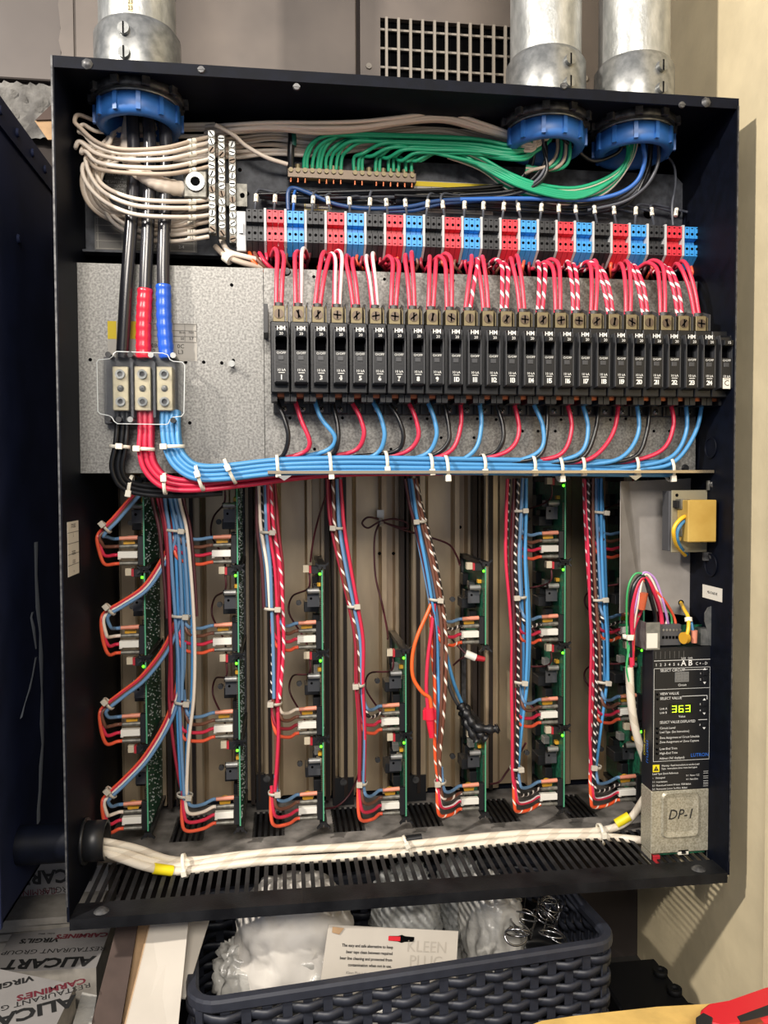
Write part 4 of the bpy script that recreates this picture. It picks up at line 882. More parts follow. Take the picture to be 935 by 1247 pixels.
for c in range(7):
    for r in LAY[c]:
        dl = Vector((COLX[c]-COLX[1], 0, rowz[r]-rowz[0])); lab = '%s dimmer circuit board, %s' % (RN[r], CN[c])
        if c == 4: lab = ('upper' if r == 1 else 'lower')+' dimmer board with black end guide, beside the red wire nut'
        if c == 1 and r == 0: pd['label'] = lab
        else: copy_tree(pd, dl, lab)
# support bars that carry the boards on the back panel
for c in range(7):
    obj('board_support', MB().box(COLX[c]-.004, COLX[c]+.004, YP1+.010, D-.026, .02, (rowz[LAY[c][0]])+.01), 'galv_dark', cab)
ZC = [-.122+.006+.0415, -.122+.006+.029, -.122+.006+.0165, -.122+.006+.0035]
def conn(c, r, k):                           # where wire k meets board (c, r)
    return Vector((COLX[c]-.036, YP0+.006, rowz[r]+ZC[k]+(-.001 if k == 0 else 0)))
TH = .0027
def w3(parent, P, r, m, name='wire', sub=6, n=7):
    mb = MB(); mb.tube(cat_path(P, sub), r, n); return obj(name, mb, m, parent)
# ---- first column: four sweeping branches from the thick blue bundle
h1 = thing('branch_wire_harness', at(125, 985, .15), 'branches of red, orange and blue wire sweeping to the boards by the side panel', 'wire harness')
B1 = [([(170, 598), (158, 612), (140, 633), (128, 645)], 0), ([(212, 625), (211, 655), (201, 680), (178, 715), (150, 735), (133, 745)], 1), ([(218, 715), (216, 755), (202, 790), (175, 825), (150, 845), (131, 860)], 2), ([(222, 780), (220, 825), (206, 875), (180, 920), (155, 948), (134, 968)], 3)]
CM = ['wire_skydark', 'wire_brown', 'wire_red', 'wire_coral']
for path, r in B1:
    lx, ly = path[-1]
    for k in range(4):
        m = CM[k]
        if k == 1 and r in (1, 3): m = 'wire_white'
        off = (3.0, 1.0, -1.0, -3.0)[k]; P = [at(px+off*.9, py+off*.55, .150+.003*k) for px, py in path]
        c0 = conn(0, r, k); yk = c0.z
        if k == 0: P += [at(lx-2, ly+8, .152), Vector((at(lx+2, ly+18, .16).x, .160, yk+.004))]
        else: P += [at(lx-6-2*k*.6, ly+9, .150), Vector((at(lx-8+(k == 1)*4, ly, .155).x, .155, yk+.016*(k > 1)+.006)), Vector((at(lx-2, ly, .16).x, .162, yk+.001))]
        P += [c0-Vector((.008, 0, .0005)), c0]
        w3(h1, P, TH, m)
    tie(h1, lx+1, ly-3, .150, .9, 8, .008, (-.6, 0), .004, 'nylon_dark')
# ---- vertical harness runs beside the columns
def vharness(c, name_label, path, cols, branches, ties, jr=.0055, y0=.150):
    h = thing('column_wire_harness', at(path[-1][0], path[-1][1], y0), name_label, 'wire harness')
    n = len(cols)
    for i, (m, endr) in enumerate(cols):     # endr = board row where the wire leaves (None: runs to the end)
        ox = (i-(n-1)/2)*jr*.50; oy = .0034*(1 if i % 2 else -1); P = []; ph = random.uniform(0, 6)
        stop = rowz[endr]-.075 if endr is not None else -1
        for j, (px, py) in enumerate(path):
            cv = 1 if j < len(path)-3 else (.7, .4, .2)[j-len(path)+3]
            q = at(px, py, y0)+Vector((ox*cv+.0022*math.sin(ph+j*.8), oy+.002*math.cos(ph+j*.7), jit(.001)))
            if q.z < stop and len(P) >= 2: break
            P.append(q)
        w3(h, P, TH*random.uniform(.92, 1.05), m)
    for r, cm in branches:
        for k in range(4):
            c0 = conn(c, r, k)
            # find x of the run at this height
            zz = c0.z+.014
            pts = [at(px, py, y0) for px, py in path]; xx = pts[-1].x
            for u, v in zip(pts, pts[1:]):
                if u.z >= zz >= v.z: xx = u.x+(v.x-u.x)*(u.z-zz)/(u.z-v.z)
            s = -.004 if k > 1 else .004
            drop = .012+.004*k
            P = [Vector((xx+s*.5, y0+.006, c0.z+drop+.03)), Vector((xx+s, y0+.004, c0.z+drop+.008)), Vector((xx+s+.006, y0, c0.z+drop*.35)), Vector((xx*.45+(c0.x)*.55, .165, c0.z-.002)), c0-Vector((.006, 0, .0005)), c0]
            if r == 3:
                P = [Vector((xx+s*.5-.001*k, y0, c0.z+drop+.03)), Vector((xx-.003*k+.004, y0-.004, c0.z+.012+.002*k)), Vector((xx-.003*k+.010, y0, c0.z+.002)), Vector((xx*.45+(c0.x)*.55, .165, c0.z-.0025)), c0-Vector((.006, 0, .0005)), c0]
            w3(h, P, TH, cm[k])
    for px, py, w in ties: tie(h, px, py, y0, 0.05*random.choice((-1, 1, 2)), w, .010, (random.choice((-.7, .6)), 0), .004, 'nylon_dark')
    return h
STD = ['wire_skydark', 'wire_brown', 'wire_red', 'wire_coral']; STW = ['wire_skydark', 'stripe_blackwhite', 'wire_red', 'wire_coral']; WHB = ['wire_skydark', 'wire_white', 'wire_red', 'wire_coral']
sb = 'wire_sky'; sd_ = 'wire_skydark'
vharness(1, 'thick run of blue, red and white wires beside the second board column', [(203, 588), (207, 615), (213, 646), (217, 700), (220, 752), (222, 800), (222, 852), (222, 900), (224, 950), (226, 972)],
         [('wire_maroon', 1), ('wire_darkred', None), ('wire_darkred', 2), (sb, None), (sd_, None), (sb, 2), (sd_, 2), (sb, 1), (sd_, 1), (sb, None), ('wire_white', None), ('wire_maroon', 1)], [(0, STD), (1, STD), (2, STD), (3, WHB)], [(214, 646, 12), (220, 750, 11), (222, 855, 9), (225, 968, 9)], .0075)
vharness(2, 'dark red wire run with blue and white leads, third board column', [(322, 583), (324, 620), (326, 648), (332, 690), (334, 740), (335, 790), (334, 850), (336, 900), (334, 962)],
         [('wire_maroon', 1), (sd_, 1), ('wire_white', 1), ('stripe_blackwhite', 2), (sd_, 2), ('wire_brown', None), ('wire_red', None), ('wire_red', None), ('stripe_redwhite', 2), ('wire_darkred', None)], [(1, STD), (2, ['wire_white', 'wire_brown', 'wire_darkred', 'wire_coral']), (3, STD)], [(326, 648, 9), (332, 741, 10), (335, 856, 8), (334, 965, 7)], .006)
vharness(3, 'loose run of red, blue and striped wires down the middle column', [(406, 583), (408, 615), (411, 643), (420, 690), (430, 738), (437, 780), (438, 835), (441, 890), (440, 952)],
         [('wire_darkred', None), ('wire_red', None), ('stripe_brownwhite', 2), ('wire_brown', None), (sd_, None), (sb, 3), ('wire_red', None)], [(2, STW), (3, STD)], [(410, 643, 8), (430, 738, 7), (437, 834, 7), (441, 953, 6)], .0055)
h5 = vharness(4, 'run of blue, brown and striped wires past the red wire nut', [(502, 583), (506, 610), (511, 635), (522, 685), (530, 730), (535, 770), (536, 820), (536, 870), (534, 920), (536, 952)],
         [('wire_maroon', 2), (sd_, None), (sb, None), (sd_, 2), ('wire_brown', None), ('stripe_redwhite', None), ('stripe_brownwhite', None), ('stripe_blackwhite', 2)], [(1, ['wire_skydark', 'stripe_blackwhite', 'wire_red', 'stripe_orangewhite']), (3, ['wire_skydark', 'stripe_brownwhite', 'stripe_redline', 'stripe_orangewhite'])], [(511, 635, 8), (530, 730, 8), (536, 952, 7)], .0055)
vharness(5, 'run of blue and black-white striped wires beside the sixth column', [(630, 583), (629, 625), (628, 680), (631, 730), (633, 780), (632, 830), (630, 880), (628, 940), (629, 955)],
         [('wire_red', None), ('stripe_blackwhite', None), ('wire_maroon', None), ('wire_darkred', 2), ('stripe_blackwhite', None), ('wire_brown', 2), (sd_, 1), (sb, None), (sb, 2), (sb, None)], [(0, STD), (1, STW), (2, STD), (3, ['wire_skydark', 'stripe_blackwhite', 'stripe_redline', 'stripe_orangewhite'])], [(632, 622, 9), (633, 727, 9), (632, 830, 8), (628, 935, 7)], .0068)
vharness(6, 'run of blue wires over red and striped wires, last column', [(722, 583), (723, 625), (725, 680), (727, 730), (730, 780), (730, 830), (726, 890), (724, 930), (722, 955)],
         [('wire_red', None), ('stripe_redwhite', None), ('stripe_blackwhite', None), ('wire_darkred', 2), ('wire_brown', 2), ('stripe_blackwhite', None), (sd_, 1), (sb, 2), (sb, 2), (sb, 3)], [(0, STD), (1, ['wire_skydark', 'stripe_blackwhite', 'wire_red', 'stripe_orangewhite']), (2, STD), (3, ['wire_skydark', 'stripe_blackwhite', 'stripe_redline', 'stripe_orangewhite'])], [(730, 624, 9), (729, 730, 9), (733, 830, 8), (725, 933, 7)], .0066)
# thin red-black link cable: tied loop on its clip, then from plug to plug
lk = thing('link_cable', at(461, 632, .305), 'thin maroon twisted link cable tied in a bow below the shelf', 'cable')
w3(lk, pxpath([(461, 632, .29), (448, 630, .285), (441, 637, .285), (448, 643, .285), (461, 636, .285), (478, 632, .285), (494, 636, .285), (496, 643, .285), (482, 641, .287), (464, 635, .29)]), .0017, 'wire_maroon', 'wire')
w3(lk, pxpath([(463, 635, .29), (456, 655, .285), (457, 700, .28), (465, 735, .27), (471, 765, .22), (472, 778, .185)]), .0017, 'wire_maroon', 'wire')
w3(lk, pxpath([(465, 635, .29), (490, 645, .285), (515, 652, .29), (545, 662, .27), (555, 675, .24), (560, 688, .19)]), .0017, 'wire_maroon', 'wire')
p = at(463, 628, D-.034); obj('tie_mount', MB().box(p.x-.006, p.x+.006, D-.037, D-.033, p.z-.006, p.z+.010), 'steel', lk); obj('cable_tie', MB().cyl(at(463, 632, .291), at(465, 640, .283), .004, 10), 'nylon_dark', lk)
def link(c, r, side=-1):
    x = COLX[c]-.019; z = rowz[r]+.006
    x2 = x-.03
    return [Vector((x, YP0+.010, z-.004)), Vector((x-.001, YP0+.02, z-.03)), Vector((x-.025, .28, z-.055)), Vector((x-.03, .29, z-.085)), Vector((x-.008, .24, z-.115)), Vector((x, YP0+.012, z-.128))]
for c in (1, 2, 3, 5, 6):
    for r in LAY[c][:-1]:
        t = thing('board_link_cable', at(282, 700, .2), 'maroon link cable under the %s board, %s' % (RN[r], CN[c]), 'cable', 'board link cables'); ORG[t] = Vector((COLX[c]-.03, .2, rowz[r]-.12)); t.location = ORG[t]
        w3(t, link(c, r), .0016, 'wire_maroon', 'wire')
for a_, b_, cc in (((378, 675), (393, 640), 2),):
    w3(lk, pxpath([(398, 600, .24), (388, 630, .25), (381, 660, .22), (378, 684, .185)]), .0016, 'wire_maroon', 'wire')
# wire nuts and loose leads of the fifth column
nut = thing('wire_nut', at(525, 898, .14), 'red plastic wire nut joining orange and red wires', 'wire nut')
p, q = at(522, 862, .138), at(526, 898, .136); d = (q-p)
obj('cap', MB().cyl(p, p+d*.38, .0082, 16, .0085).cyl(p+d*.38, q, .0068, 16, .0042), 'wire_nut_red', nut)
for s in (-1, 1): c = p+d*.2+Vector((s*.0085, 0, 0)); obj('wing', MB().box(c.x-.0016, c.x+.0016, c.y-.003, c.y+.003, c.z-.009, c.z+.006), 'wire_nut_red', nut, bevel=.0008)
ol = thing('orange_lead', at(524, 862, .14), 'orange lead looping out and down into the red wire nut', 'wire')
w3(ol, pxpath([(527, 730, .150), (521, 745, .145), (508, 775, .14), (502, 800, .138), (503, 825, .137), (514, 843, .136), (523, 850, .137), (525, 863, .138)]), .0030, 'wire_orange', 'insulation')
ol = thing('red_lead', at(521, 862, .14), 'plain red lead running down into the wire nut', 'wire')
w3(ol, pxpath([(529, 735, .148), (525, 770, .145), (521, 800, .142), (519, 835, .139), (521, 864, .138)]), .0030, 'wire_red', 'insulation')
ol = thing('orange_striped_lead', at(528, 862, .14), 'orange lead with white tracer passing behind the red wire nut', 'wire')
w3(ol, pxpath([(524, 740, .152), (526, 790, .150), (529, 830, .148), (529, 870, .148), (530, 920, .150), (534, 955, .150)]), .0030, 'stripe_orangewhite', 'insulation')
bu = thing('taped_splice', at(577, 895, .17), 'black taped wire bundle lying against the lower board', 'tape bundle')
for pts, r, m in (([(560, 858, .18), (570, 872, .17), (580, 885, .165), (600, 888, .16), (607, 886, .158)], .0085, 'plastic_black'), ([(566, 860, .19), (576, 880, .175), (584, 893, .168), (592, 900, .166)], .0080, 'plastic_black'), ([(562, 866, .185), (570, 885, .172), (580, 902, .168)], .0075, 'plastic_black')):
    path = cat_path(pxpath(pts), 5); mb = MB(); mb.tube(path, [r*(.8+.25*math.sin(i*1.9)) for i in range(len(path))], 9); obj('tape_wrap', mb, m, bu)
for pts, m in (([(543, 795, .16), (552, 830, .165), (563, 858, .18)], 'wire_sky'), ([(537, 800, .165), (548, 840, .17), (562, 866, .185)], 'heatsink'), ([(538, 760, .152), (543, 795, .16)], 'wire_sky')):
    w3(bu, pxpath(pts), .0028, m, 'wire')
pg = thing('loose_link_plug', at(580, 803, .17), 'white plug with red end hanging loose below the upper board', 'plug')
p, q, e = at(567, 796, .17), at(579, 801, .168), at(590, 803, .167)
obj('housing', MB().cyl(p, q, .0062, 8), 'connector_white', pg); obj('red_end', MB().cyl(q, e, .0052, 8, .004), 'connector_red', pg)
w3(pg, pxpath([(545, 772, .19), (556, 785, .18), (567, 796, .171)]), .0016, 'wire_maroon', 'wire'); w3(pg, pxpath([(552, 810, .2), (560, 803, .18), (569, 798, .171)]), .0016, 'wire_maroon', 'wire')
lo = thing('loose_link_cable', at(330, 985, .27), 'maroon link cable drooping across the bottom plate behind the boards', 'cable')
w3(lo, pxpath([(393, 985, .26), (410, 982, .28), (425, 968, .29), (436, 945, .29), (442, 925, .28)]), .0018, 'wire_maroon', 'wire')
lo = thing('loose_link_cable', at(600, 960, .27), 'maroon link cable curving from the lower board toward the sixth column', 'cable')
w3(lo, pxpath([(596, 955, .28), (608, 952, .29), (617, 940, .29), (628, 925, .28), (640, 905, .24)]), .0018, 'wire_maroon', 'wire')
# ================================================================== insulating sheet, transformer, controller
fs_ = thing('insulating_sheet', at(785, 745, .12), 'folded grey insulating sheet behind the controller wiring', 'sheet')
A = [at(757, 586, .10), at(766, 586, .112), at(783, 742, .112), at(755, 747, .085)]
A[0] = at(756, 586, .085)
mb = MB(); n = (A[1]-A[0]).cross(A[3]-A[0]).normalized()*.0012
mb.prism(A, n); obj('folded_flap', mb, 'fishpaper', fs_)
B = [at(766, 586, .112), at(851, 582, .112), at(851, 752, .112), at(783, 742, .112)]
obj('sheet', MB().prism(B, (0, .0012, 0)), 'fishpaper', fs_)
p = at(829, 734, .1115); obj('grommet_hole', MB().cyl(p, p+Vector((0, -.0005, 0)), .0045, 16), 'dark_slot', fs_)
obj('bracket', MB().box(at(851, 650, .112).x, W-T, .112, .114, at(851, 700, .112).z, at(851, 590, .112).z), 'fishpaper', fs_)
tr = thing('transformer', at(850, 672, .075), 'yellow-wrapped control transformer on a steel bracket beside the grey sheet', 'transformer')
a, b = at(806, 597, .080), at(818, 670, .080)
x1 = W-T-.001; q0, q1 = at(818, 597, .062), at(876, 672, .062)
obj('core', MB().box(at(806, 630, .085).x, q0.x+.012, .064, .085, q1.z+.002, q0.z-.001), 'heatsink', tr, bevel=.0008)
obj('mounting_bracket', MB().box(q0.x, x1, .062, .065, q1.z, q0.z), 'bracket_zinc', tr, bevel=.0008)
obj('foot', MB().box(at(860, 590, .06).x, x1, .056, .060, q0.z, q0.z+.014), 'steel', tr); obj('foot', MB().box(at(855, 680, .06).x, x1, .056, .060, q1.z-.012, q1.z), 'galv_dark', tr)
for px, py in ((868, 590), (866, 677)):
    c = at(px, py, .0555); obj('bolt', MB().cyl(c, c+Vector((0, -.005, 0)), .0058, 6).cyl(c+Vector((0, -.005, 0)), c+Vector((0, -.009, 0)), .003, 10), 'galv_dark', tr)
for px, py in ((824, 603), (871, 602)):
    c = at(px, py, .0618); obj('hole', MB().cyl(c, c+Vector((0, -.0004, 0)), .0024, 12), 'dark_slot', tr)
w0, w1 = at(838, 609, .030), at(877, 660, .030)
obj('winding_cover', MB().box(w0.x, x1-.004, .030, .062, w1.z, w0.z), 'yellow_shell', tr, bevel=.0012, label='yellow winding cover')
for py in (613, 646):
    c = at(832, py, .05); obj('terminal_tab', MB().box(c.x-.006, c.x+.008, .046, .062, c.z-.008, c.z+.006), 'tin', tr); obj('terminal_insulator', MB().box(c.x-.010, c.x-.006, .050, .062, c.z-.006, c.z+.004), 'plastic_black', tr)
w3(tr, pxpath([(838, 628, .045), (830, 631, .036), (822, 640, .034), (820, 650, .036), (824, 664, .05), (834, 676, .075)]), .0030, 'wire_yellow', 'wire')
w3(tr, pxpath([(838, 632, .047), (831, 636, .040), (825, 645, .038), (824, 655, .040), (828, 666, .055), (836, 675, .078)]), .0030, 'wire_sky', 'wire')

YC = .052; YCB = .086
ct = thing('panel_controller', at(828, 1042, .07), 'tall black and silver lighting controller with a green 363 readout', 'controller')
cx0, cx1 = at(794, 900, YC).x, at(864, 900, YC).x
def cz(py): return at(829, py, YC).z
zt, zm, zb = cz(788), cz(962), cz(1038)
obj('upper_case', MB().box(cx0, cx1, YC, YCB, zm, zt), 'controller_black', ct, bevel=.0008)
lc = obj('lower_cover', MB().box(cx0-.0004, cx1, YC, YCB, zb, zm), 'controller_silver', ct, bevel=.0012)
# embossed pad on the silver cover
e0, e1 = at(803, 972, YC), at(852, 1018, YC); e0 = at(805, 964.5, YC); e1 = at(850, 1018, YC); cxm, czm = (e0.x+e1.x)/2, (e0.z+e1.z)/2; hx, hz = (e1.x-e0.x)/2, (e0.z-e1.z)/2
def rr(hx, hz, r, y, n=5):
    o = []
    for q, (sx, sz) in enumerate(((1, 1), (-1, 1), (-1, -1), (1, -1))):
        for i in range(n+1):
            an = PI/2*q+PI/2*i/n; o.append(Vector((cxm+sx*(hx-r)+math.cos(an)*r, y, czm+sz*(hz-r)+math.sin(an)*r)))
    return o
L0, L1, L2 = rr(hx, hz, .008, YC-.0002), rr(hx-.002, hz-.002, .008, YC-.0035), rr(hx-.009, hz-.009, .005, YC-.0016); n = len(L0)
mb = MB(); mb.add(L0+L1+L2, [(k*n+i, (k+1)*n+i, (k+1)*n+(i+1) % n, k*n+(i+1) % n) for k in (0, 1) for i in range(n)]+[tuple(range(3*n-1, 2*n-1, -1))], False)
obj('embossed_pad', mb, 'controller_silver', lc)
text('DP-1', .021, (cxm, YC-.0022, czm), (1, 0, 0), (0, 0, 1), 'print_black', lc, name='pen_mark', shear=.25, sx=.9)
obj('side_tab', MB().box(cx0-.0010, cx0+.0002, YC, YC+.03, cz(1050), zb), 'controller_silver', ct); obj('side_tab', MB().prism([(cx1-.001, YC+.002, zb), (cx1+.010, YC+.004, zb+.012), (cx1+.010, YC+.004, zb-.004), (cx1+.007, YC+.004, zb-.010), (cx1-.001, YC+.002, zb-.012)], (0, .0015, 0)), 'zinc_shiny', ct)
obj('lower_board', MB().box(cx0+.004, cx1-.004, YC+.004, YC+.010, zb-.004, zb), 'pcb', ct)
c = at(800, 1047, YC); obj('red_plug', MB().box(c.x-.006, c.x+.005, YC, YC+.010, c.z-.006, c.z+.006), 'connector_red', ct, bevel=.0006)
c = at(832, 1037.5, YC); obj('slide_switch', MB().box(c.x-.008, c.x+.008, YC+.000, YC+.006, c.z-.004, c.z+.003), 'nylon', ct); obj('switch_knob', MB().box(c.x-.003, c.x+.003, YC-.002, YC, c.z-.002, c.z+.001), 'plastic_black', ct)
# top terminal area
tb = obj('terminal_plug', MB().box(at(804, 770, YC).x, at(831, 770, YC).x, YC+.004, YC+.024, zt+.002, cz(761)), 'heatsink', ct, bevel=.0006)
for i in range(6):
    c = at(807.5+i*4.1, 767, YC+.0038); obj('plug_screw', MB().cyl(c, c+Vector((0, -.0008, 0)), .0018, 10), 'zinc_shiny', tb); obj('wire_port', MB().box(c.x-.0016, c.x+.0016, YC+.0030, YC+.004, c.z-.013, c.z-.009), 'dark_slot', tb)
obj('top_board', MB().box(cx0, cx1, YC+.024, YC+.026, zt, cz(765)), 'pcb', ct)
obj('mounting_ear', MB().box(at(786, 770, YC).x, at(803, 770, YC).x, YC-.001, YC+.001, cz(790), cz(757)).box(at(786, 770, YC).x, at(786, 770, YC).x+.002, YC, YCB, cz(790), cz(757)), 'zinc_shiny', ct)
obj('paper_tag', MB().box(at(787, 770, YC).x, at(800, 770, YC).x, YC-.0016, YC-.001, cz(788), cz(770)), 'paper_label', ct)
obj('mounting_bracket', MB().prism([at(px, py, YC-.002) for px, py in ((858, 757), (858, 747), (862, 740), (867, 738), (869, 748), (877, 760), (877, 789), (864, 786), (862, 770))], (0, .0015, 0)), 'zinc_shiny', ct)
obj('bracket_web', MB().prism([at(px, py, YC) for px, py in ((853, 766), (866, 766), (866, 786), (853, 786))], (0, .018, 0)), 'zinc_shiny', ct)
p = at(834, 777, YC-.006); obj('disc_capacitor', MB().cyl(p+Vector((-.003, 0, 0)), p+Vector((.003, .002, 0)), .0085, 16), 'mov_yellow', ct)
p = at(845, 776, YC-.004); obj('crimp_splice', MB().cyl(p+Vector((0, 0, .010)), p+Vector((0, 0, -.008)), .0050, 12, .0042), 'crimp_pink', ct)
# printed front
F = YC-.0006; s_ = 1/887
def zx(z): return 740+z*.25641
def mp(a, b): return Vector((at(zx(a), 900, YC).x, YC, at(829, zx(b), YC).z))
def ft(s, zx_, zy, hz_, al='LEFT', m='print_white', sx=1., bold=0.): text(s, hz_*.25641*s_*1.35, (mp(zx_, zy).x, F, mp(zx_, zy).z), (1, 0, 0), (0, 0, 1), m, ct, align=al, sx=sx, bold=bold)
def fbox(x0, y0, x1, y1, m, name='printed_line', d=.0003):
    a, b = mp(x0, y0), mp(x1, y1); return obj(name, MB().box(a.x, b.x, YC-d, YC, b.z, a.z), m, ct)
for r in ((216, 285, 482, 286.3), (216, 724, 482, 725.3), (216, 285, 217.3, 726), (480.7, 285, 482, 726), (216, 384, 482, 385.3), (350, 420, 470, 422), (468, 420, 470, 440), (428, 535, 470, 537), (216, 248, 482, 250), (352, 295, 470, 297)): fbox(*r, 'print_white')
for i in range(7): fbox(224+i*22, 205, 225+i*22, 240, 'print_grey')
for i, c_ in enumerate('123456'): ft(c_, 226+i*21, 268, 15, 'CENTER')
ft('A', 355, 264, 30, 'CENTER', bold=.0002); ft('B', 387, 264, 30, 'CENTER', bold=.0002); ft('C + - D', 440, 268, 15, 'CENTER'); ft('Link', 355, 240, 11, 'CENTER'); ft('Link', 387, 240, 11, 'CENTER')
ft('SELECT CIRCUIT', 245, 296, 14, sx=.95); ft('Circuit', 350, 367, 12, 'CENTER')
fbox(315, 305, 380, 352, 'digit_off', 'circuit_display', .0012)
ft('VIEW VALUE', 245, 406, 14, sx=.95); ft('SELECT VALUE', 245, 428, 14, sx=.95); ft('Link A', 245, 476, 11); ft('Link B', 245, 495, 11); ft('Value', 350, 516, 12, 'CENTER')
fbox(290, 455, 398, 503, 'display_dark', 'value_display', .0012)
SEG = {'3': 'abgcd', '6': 'afgedc', '8': 'abcdefg'}
def digit(ch, x, y, h, w, m, d):
    s = {'a': (0, 0, 1, .1), 'b': (.85, 0, 1, .5), 'c': (.85, .5, 1, 1), 'd': (0, .9, 1, 1), 'e': (0, .5, .15, 1), 'f': (0, 0, .15, .5), 'g': (0, .45, 1, .55)}
    for k in SEG[ch]:
        a, b, c_, e = s[k]; pa, pb_ = mp(x+a*w, y+b*h), mp(x+c_*w, y+e*h)
        obj('digit_segment', MB().box(pa.x+.0002, pb_.x-.0002, YC-d, YC-.0012, pb_.z+.0002, pa.z-.0002), m, ct)
for i, ch in enumerate('363'): digit(ch, 301+i*32, 463, 32, 22, 'digit_green', .0016)
for i in range(2): digit('8', 320+i*30, 312, 32, 22, 'print_grey', .0016)
for (y0, b1, b2, y1, l1, l2) in ((295, 316, 344, 361, '1', '2'), (440, 462, 492, 507, '3', '4'), (0, 560, 0, 577, '5', '')):
    for yy, up in ((y0, 1), (y1, -1)):
        if yy:
            c = mp(456, yy); obj('arrow_mark', MB().prism([c+Vector((-.0024, -.0004, -.0014*up)), c+Vector((.0024, -.0004, -.0014*up)), c+Vector((0, -.0004, .0018*up))], (0, .0003, 0)), 'print_white', ct)
    for b_, l in ((b1, l1), (b2, l2)):
        if b_:
            c = mp(456, b_); obj('button', MB().box(c.x-.0028, c.x+.0028, YC-.002, YC, c.z-.0026, c.z+.0026), 'plastic_black', ct, bevel=.0005); ft(l, 436, b_, 10, 'CENTER')
for yy in (408, 430, 569, 590, 617, 640, 668, 688):
    c = mp(233, yy); obj('mode_light', MB().cyl(c, c+Vector((0, -.0012, 0)), .0016, 10), 'dark_slot', ct)
ft('SELECT VALUE DISPLAYED', 245, 541, 14, sx=.86); ft('Circuit Level', 245, 568, 12); ft('Load Type  (See Instructions)', 245, 587, 12, sx=.82); ft('Zone Assignment w/ Circuit Schedule', 245, 614, 12, sx=.86); ft('Zone Assignment w/ Zone Capture', 245, 634, 12, sx=.9)
ft('Low-End Trim', 245, 666, 12); ft('High-End Trim', 245, 687, 12); ft("Address ('Ad' displayed)", 245, 711, 12, sx=.85); ft('LUTRON', 436, 703, 19, 'CENTER', 'print_blue', .95)
c = mp(230, 757); ws = obj('warning_sign', MB().box(c.x-.0050, c.x+.0050, YC-.0004, YC, c.z-.0052, c.z+.0052), 'tape_yellow', ct)
obj('warning_triangle', MB().prism([c+Vector((-.004, -.0006, -.0035)), c+Vector((.004, -.0006, -.0035)), c+Vector((0, -.0006, .004))], (0, .0002, 0)), 'print_black', ws); text('!', .0055, c+Vector((0, -.0008, -.0008)), (1, 0, 0), (0, 0, 1), 'tape_yellow', ws)
ft('Warning - Read instructions to set the Load', 255, 746, 10, sx=.84); ft('Type.  Instructions show more load types.', 255, 760, 10, sx=.84)
ft('Load Type Quick Reference', 212, 783, 10, sx=.9)
for s1, yy in (('--   Unassigned', 802), ('1-1  Incandescent', 821), ('2-1  Fluorescent Lutron Hi-lume  FDB Ballast', 838), ('2-2  Fluorescent Lutron Tu-Wire  Ballast', 855)): ft(s1, 212, yy, 9.5, sx=.88)
ft('3-1  Neon / CC', 372, 798, 9.5, sx=.88); ft('4-1  Non-Dim', 372, 816, 9.5, sx=.88)
for yy in (787, 810, 832, 848): fbox(455, yy-5, 478, yy-4, 'print_white'); fbox(455, yy+4, 478, yy+5, 'print_white')
text('LUTRON', .0085, (cx0-.0012, (YC+YCB)/2-.004, cz(917)), (0, 0, 1), (0, -1, 0), 'print_blue', ct); text('Circuit Selector', .006, (cx0-.0012, (YC+YCB)/2+.005, cz(908)), (0, 0, 1), (0, -1, 0), 'tape_yellow', ct)
# ---- control wiring of the controller
cw = thing('control_cable', at(770, 960, .10), 'white jacketed control cable fanning into thin coloured wires at the controller', 'cable')
CWs = [('wire_leaf', [(765, 800), (763, 760), (764, 720), (772, 700), (784, 700), (795, 715), (815, 745), (818, 762)], .0016), ('wire_black', [(768, 800), (768, 760), (769, 725), (776, 706), (785, 704), (793, 730), (798, 750), (798, 765)], .0034), ('wire_red', [(770, 810), (769, 770), (771, 730), (778, 708), (786, 704), (796, 720), (804, 745), (806, 762)], .0034),
       ('wire_coral', [(771, 800), (772, 760), (774, 725), (780, 706), (790, 712), (808, 730), (820, 750), (823, 762)], .0020), ('wire_violet', [(766, 800), (768, 765), (774, 735), (780, 705), (786, 697), (798, 706), (808, 735), (814, 762)], .0018), ('wire_white', [(768, 800), (771, 768), (777, 733), (783, 703), (791, 702), (802, 725), (812, 750), (810, 762)], .0018),
       ('wire_red', [(769, 815), (768, 790), (772, 765), (780, 745), (783, 738)], .0026), ('wire_leaf', [(766, 830), (763, 812), (766, 790), (774, 760), (782, 742)], .0018)]
for m, pts, r in CWs: w3(cw, pxpath([(x, y, .055 if y < 740 else .066) for x, y in pts]), r, m, 'wire', sub=6)
p, q = at(781, 742, .055), at(784, 722, .052); obj('wire_nut', MB().cyl(p, q, .0048, 12, .0062), 'wire_nut_clear', cw)
tie(cw, 765, 775, .066, 0, 7, .006, (-.2, 0), .006)
path = cat_path(pxpath([(766, 812, .068), (768, 850, .072), (772, 880, .078), (778, 905, .086), (785, 925, .098), (792, 945, .115), (790, 962, .13), (782, 976, .14), (768, 996, .148), (748, 1008, .150), (715, 1013, .150), (660, 1014, .152), (600, 1018, .152), (540, 1024, .146), (480, 1030, .142), (400, 1033, .138), (320, 1039, .132), (260, 1049, .124), (215, 1055, .116), (180, 1048, .105), (150, 1037, .090), (128, 1032, .080), (112, 1028, .075)]), 6)
mb = MB(); mb.tube(path, .0060, 12); obj('jacket', mb, 'cable_jacket', cw)
p, q = at(750, 1004, .149), at(766, 994, .147); obj('yellow_tape', MB().cyl(p+Vector((0, 0, .001)), q, .0074, 12), 'tape_yellow', cw)
c2_ = thing('control_cable', at(780, 1024, .11), 'white jacketed control cable lying lowest along the slotted bottom', 'cable')
